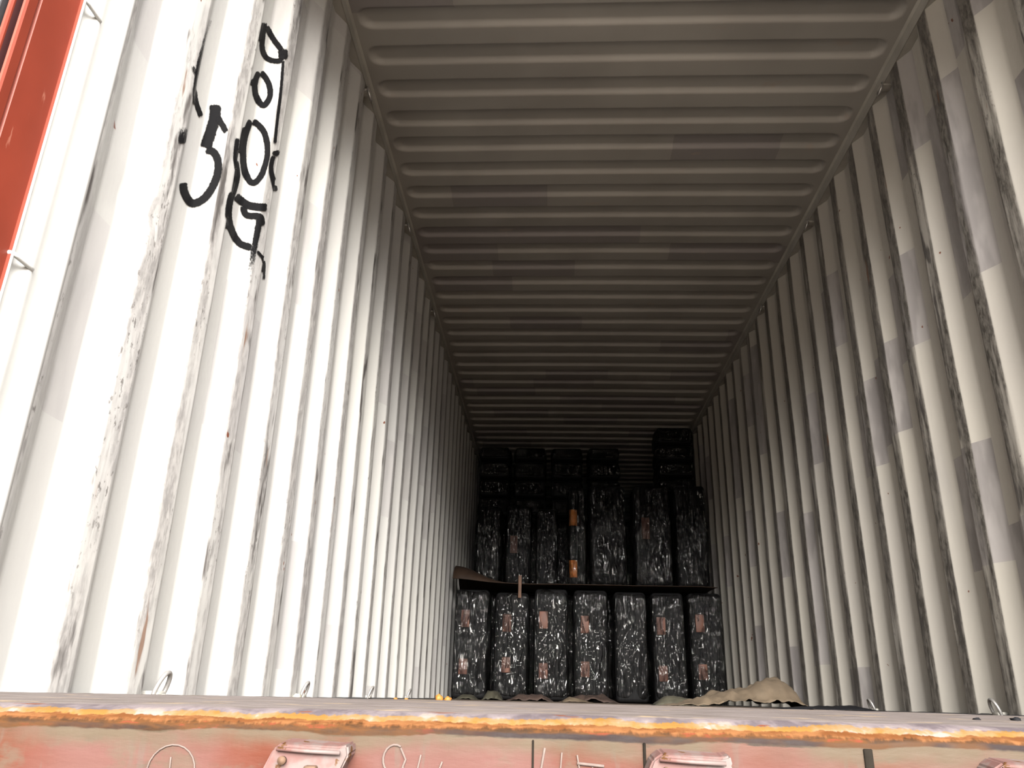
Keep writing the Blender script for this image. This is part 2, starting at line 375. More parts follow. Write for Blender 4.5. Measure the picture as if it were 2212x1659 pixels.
# ------------------------------------------------------------------ roof panel with stamped channels
def build_roof():
    a, b = .21175, .198
    ribs = []
    for i in range(-6, 52):
        nn = (i+1)//5; ribs.append(2.6316+i*a+nn*(b-a))
    ribs = [r for r in ribs if 1.30 < r-.1 and r+.05 < Y1]
    XA, XB, R = -.832, 1.458, .055
    off = [(q, 0) for q in (-.115, -.1095, -.105, -.100, -.096, -.092, -.087, -.0825, -.077, -.060, -.036, -.019, -.0135, -.009, -.004, 0, .004, .009, .0135, .019, .05)]
    xs = [XL-.04, XL-.02, XA-.01]
    xs += [XA+.07*t for t in (0, .08, .18, .3, .45, .62, .8, 1)]
    x = XA+.07
    while x < XB-.12: x += .06; xs.append(x)
    xs += [XB-.07*t for t in (1, .8, .62, .45, .3, .18, .08, 0)]+[XB+.01, XR+.02, XR+.04]
    pts = []
    def zat(x, y, r):
        # stadium distance field: channel centre line
        cyl = r-.048; hw = .064
        dx = max(0, (XA+hw)-x, x-(XB-hw)); dy = abs(y-cyl); d = math.hypot(dx, dy) if dx > 0 else dy
        return d, hw
    ysall = [Y0-.16, Y0]
    for r in ribs: ysall += [r+o_ for o_, _ in off]
    ysall = sorted(ysall)+[Y1]
    for y in ysall:
        r = min(ribs, key=lambda q: abs(q-.048-y)); row = []
        for x in xs:
            d, hw = zat(x, y, r)
            h_ = .023*(1-sm(hw-.027, hw-.004, d))
            z = ROOF+h_+.004*(1-((x-.315)/1.17)**2)+.0022*nz(x*1.3, y*1.7, 3)
            row.append((x, y, z))
        pts.append(row)
    return structure(grid_mesh('ceiling', pts, M['roof']))
build_roof()
# top side rails between wall and roof
for nm, X, s in (('trim_3', XL, 1), ('trim_4', XR, -1)):
    prof_pts = [(X+s*.002, RAIL-.022), (X+s*.004, RAIL-.006), (X+s*.004, RAIL+.012), (X+s*.001, RAIL+.018), (X+s*.001, ROOF-.008), (X+s*.012, ROOF+.001), (X-s*.045, ROOF+.003), (X-s*.045, RAIL-.022), (X+s*.002, RAIL-.022)]
    prof_pts[0] = (X-s*.001, RAIL-.004)
    prof_pts[-1] = prof_pts[0]; prof_pts[-2] = (X-s*.045, RAIL-.004)
    structure(grid_mesh(nm, [[(x, y, z) for x, z in prof_pts] for y in (Y0-.02, 4, 8, Y1)], M['rail'], smooth=False))
# roof skin above
structure(box('trim_5', (XL-.06, XR+.06, Y0-.2, Y1, ROOF+.03, ROOF+.045), M['red']))

# ------------------------------------------------------------------ floor, rear sill, posts, header, ground
structure(box('floor', (XL-.04, XR+.04, 1.235, Y1, -.05, 0), M['floor']))
for nm, X, s in (('baseboard_left', XL, 1), ('baseboard_right', XR, -1)):
    bm = bmesh.new(); pts = []
    N = 300
    for i in range(N+1):
        y = 1.24+(Y1-1.25)*(i/N)**1.6; h_ = .004+.004*abs(nz(y*14, 2, s))+.003*max(0, nz(y*30, 5, s))
        pts.append([(X-s*.04, y, h_), (X+s*.006, y, h_), (X+s*.012, y, .001)])
    structure(grid_mesh(nm, pts, M['gasket']))
def build_sill():
    # profile from the floor edge outwards and down the face; band runs 0..1
    pr = [(1.262, -.02, 0), (1.262, .006, .02), (1.255, .0105, .06), (1.20, .0105, .10), (1.12, .0085, .16), (1.02, .0035, .22), (.975, .0005, .27), (.955, -.003, .32), (.945, -.006, .37), (.937, -.0105, .44), (.932, -.0155, .52), (.931, -.021, .60), (.931, -.026, .66), (.931, -.06, .86), (.931, -.14, .97), (.931, -.17, 1.), (1.262, -.17, 1.)]
    pts, A = [], []
    x = XL-.06
    N = 420
    for i in range(N+1):
        x = XL-.06+(XR-XL+.12)*i/N; row, ar = [], []
        sag = .0045*(1-((x-.1)/1.0)**2) if abs(x-.1) < 1.3 else 0
        sag = max(sag, -.004)-.002
        for j, (y, z, b) in enumerate(pr):
            jt = .0009*nz(x*9, j, 0)+.0006*nz(x*40, j, 4)
            if 6 <= j <= 12: jt += -.0012*max(0, nz(x*22, j*.4, 8))
            w8 = 1 if 1 <= j <= 12 else 0
            row.append((x, y+(jt if j > 6 else 0), z+sag*w8*(1 if j < 8 else .5)+(jt if j < 10 else 0))); ar.append(b)
        pts.append(row); A.append(ar)
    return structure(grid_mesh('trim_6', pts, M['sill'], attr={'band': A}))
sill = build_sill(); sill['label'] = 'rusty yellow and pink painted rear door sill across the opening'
# recessed upright joints in the sill face (narrow dark gaps between face plates)
for x, wd in ((-.0165, .0022), (.1005, .003), (.331, .009)):
    bm = bmesh.new(); add_box(bm, x-wd/2, x+wd/2, .9285, .934, -.16, -.0225, bev=.0008, seg=1); o = obj('face_joint', bm, M['joint'], sill); 
# white painted corner posts with a recess, then red outer flank
def post(nm, X, s):
    P_ = [(1.216, .012), (1.214, 0), (1.212, -.005), (1.198, -.005), (1.193, .001), (1.188, .004), (1.165, .004), (1.14, .001), (1.131, -.002), (1.124, -.001), (1.118, .006), (1.108, .013), (1.098, .013), (1.089, .006), (1.084, -.002), (1.0785, -.004), (1.0765, -.002)]
    zs = [-.03, .5, 1, 1.5, 2, RAIL+.02]
    st = structure(grid_mesh(nm, [[(X-s*d, y, z) for z in zs] for y, d in P_], M['white']))
    Q = [(1.0765, -.002), (1.0765, .004), (.9935, .004), (.991, .010), (.987, .010), (.985, .004), (.966, .003), (.962, .005), (.962, .009), (.966, .011), (1.005, .012), (1.005, .027), (.966, .028), (.962, .030), (.962, .034), (.97, .037), (1.02, .040), (1.02, .10), (1.2, .10)]
    r = grid_mesh('outer_flank', [[(X-s*d, y, z) for z in (-.15, .5, 1, 1.5, 2, ROOF+.05)] for y, d in Q], M['red'], st, smooth=False)
    r['label'] = 'red painted outer flank of the corner post'
    g_ = grid_mesh('groove_shade_lining', [[(X-s*d, y, z) for z in (-.15, 1.2, ROOF+.04)] for y, d in ((.968, .0125), (1.003, .0135), (1.003, .0255), (.968, .0265))], M['dark_red'], st, smooth=False)  # added dark lining; the groove's shade is put into its colour
    k_ = box('seal_strip', (min(X-s*.042, X-s*.056), max(X-s*.042, X-s*.056), .955, 1.02, -.1, 2.6), M['gasket'], st, bev=.003)
    return st
pl = post('trim_7', XL, 1); pr_ = post('trim_8', XR, -1)
for X, s, k in ((XL, 1, 'left'), (XR, -1, 'right')):
    for z, wz in ((1.195, 'upper'), (.66, 'lower')):
        bm = bmesh.new(); xx = X+s*.001
        add_tube(bm, [(xx-s*.012, 1.077, z), (xx, 1.079, z), (xx+s*.001, 1.09, z), (xx+s*.001, 1.122, z), (xx, 1.131, z-.0005), (xx-s*.006, 1.134, z-.001)], .0042, 10)
        o = obj('lashing_bar', bm, M['white'], pl if s == 1 else pr_); o['label'] = 'short white lashing bar across the post recess'
structure(box('trim_9', (XL-.06, XR+.06, .962, 1.16, 2.60, ROOF+.05), M['red'], bev=.006))
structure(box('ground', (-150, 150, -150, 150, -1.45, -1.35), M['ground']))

# opened doors, swung out beyond the posts
def door(nm, X, s, lab):
    e = bpy.data.objects.new(nm, None); C.objects.link(e); e.location = (X-s*.035, .952, 0); e.rotation_euler = (0, 0, s*math.radians(-24)); e['kind'] = 'structure'; e['label'] = lab
    # leaf lies along local -y; its inner face looks to +x*s
    def q(x0, x1): return (min(s*x0, s*x1), max(s*x0, s*x1))
    a0, a1 = q(-.040, 0)
    box('door_frame', (a0, a1, -1.16, -.008, .0, 2.62), M['dark_red'], e, bev=.004)
    a0, a1 = q(0, .006); box('inner_panel', (a0, a1, -1.08, -.075, .06, 2.56), M['white'], e, bev=.002)
    a0, a1 = q(-.004, .010)
    box('gasket', (a0, a1, -.040, -.026, .0, 2.62), M['gasket'], e, bev=.003)
    a0, a1 = q(-.03, .004); box('edge_strip', (a0, a1, -.016, -.009, .0, 2.62), M['red'], e, bev=.002)
    return e
door('door_1', XL-.012, 1, 'maroon container door standing open at the left')
door('door_2', XR+.012, -1, 'container door standing open at the right')

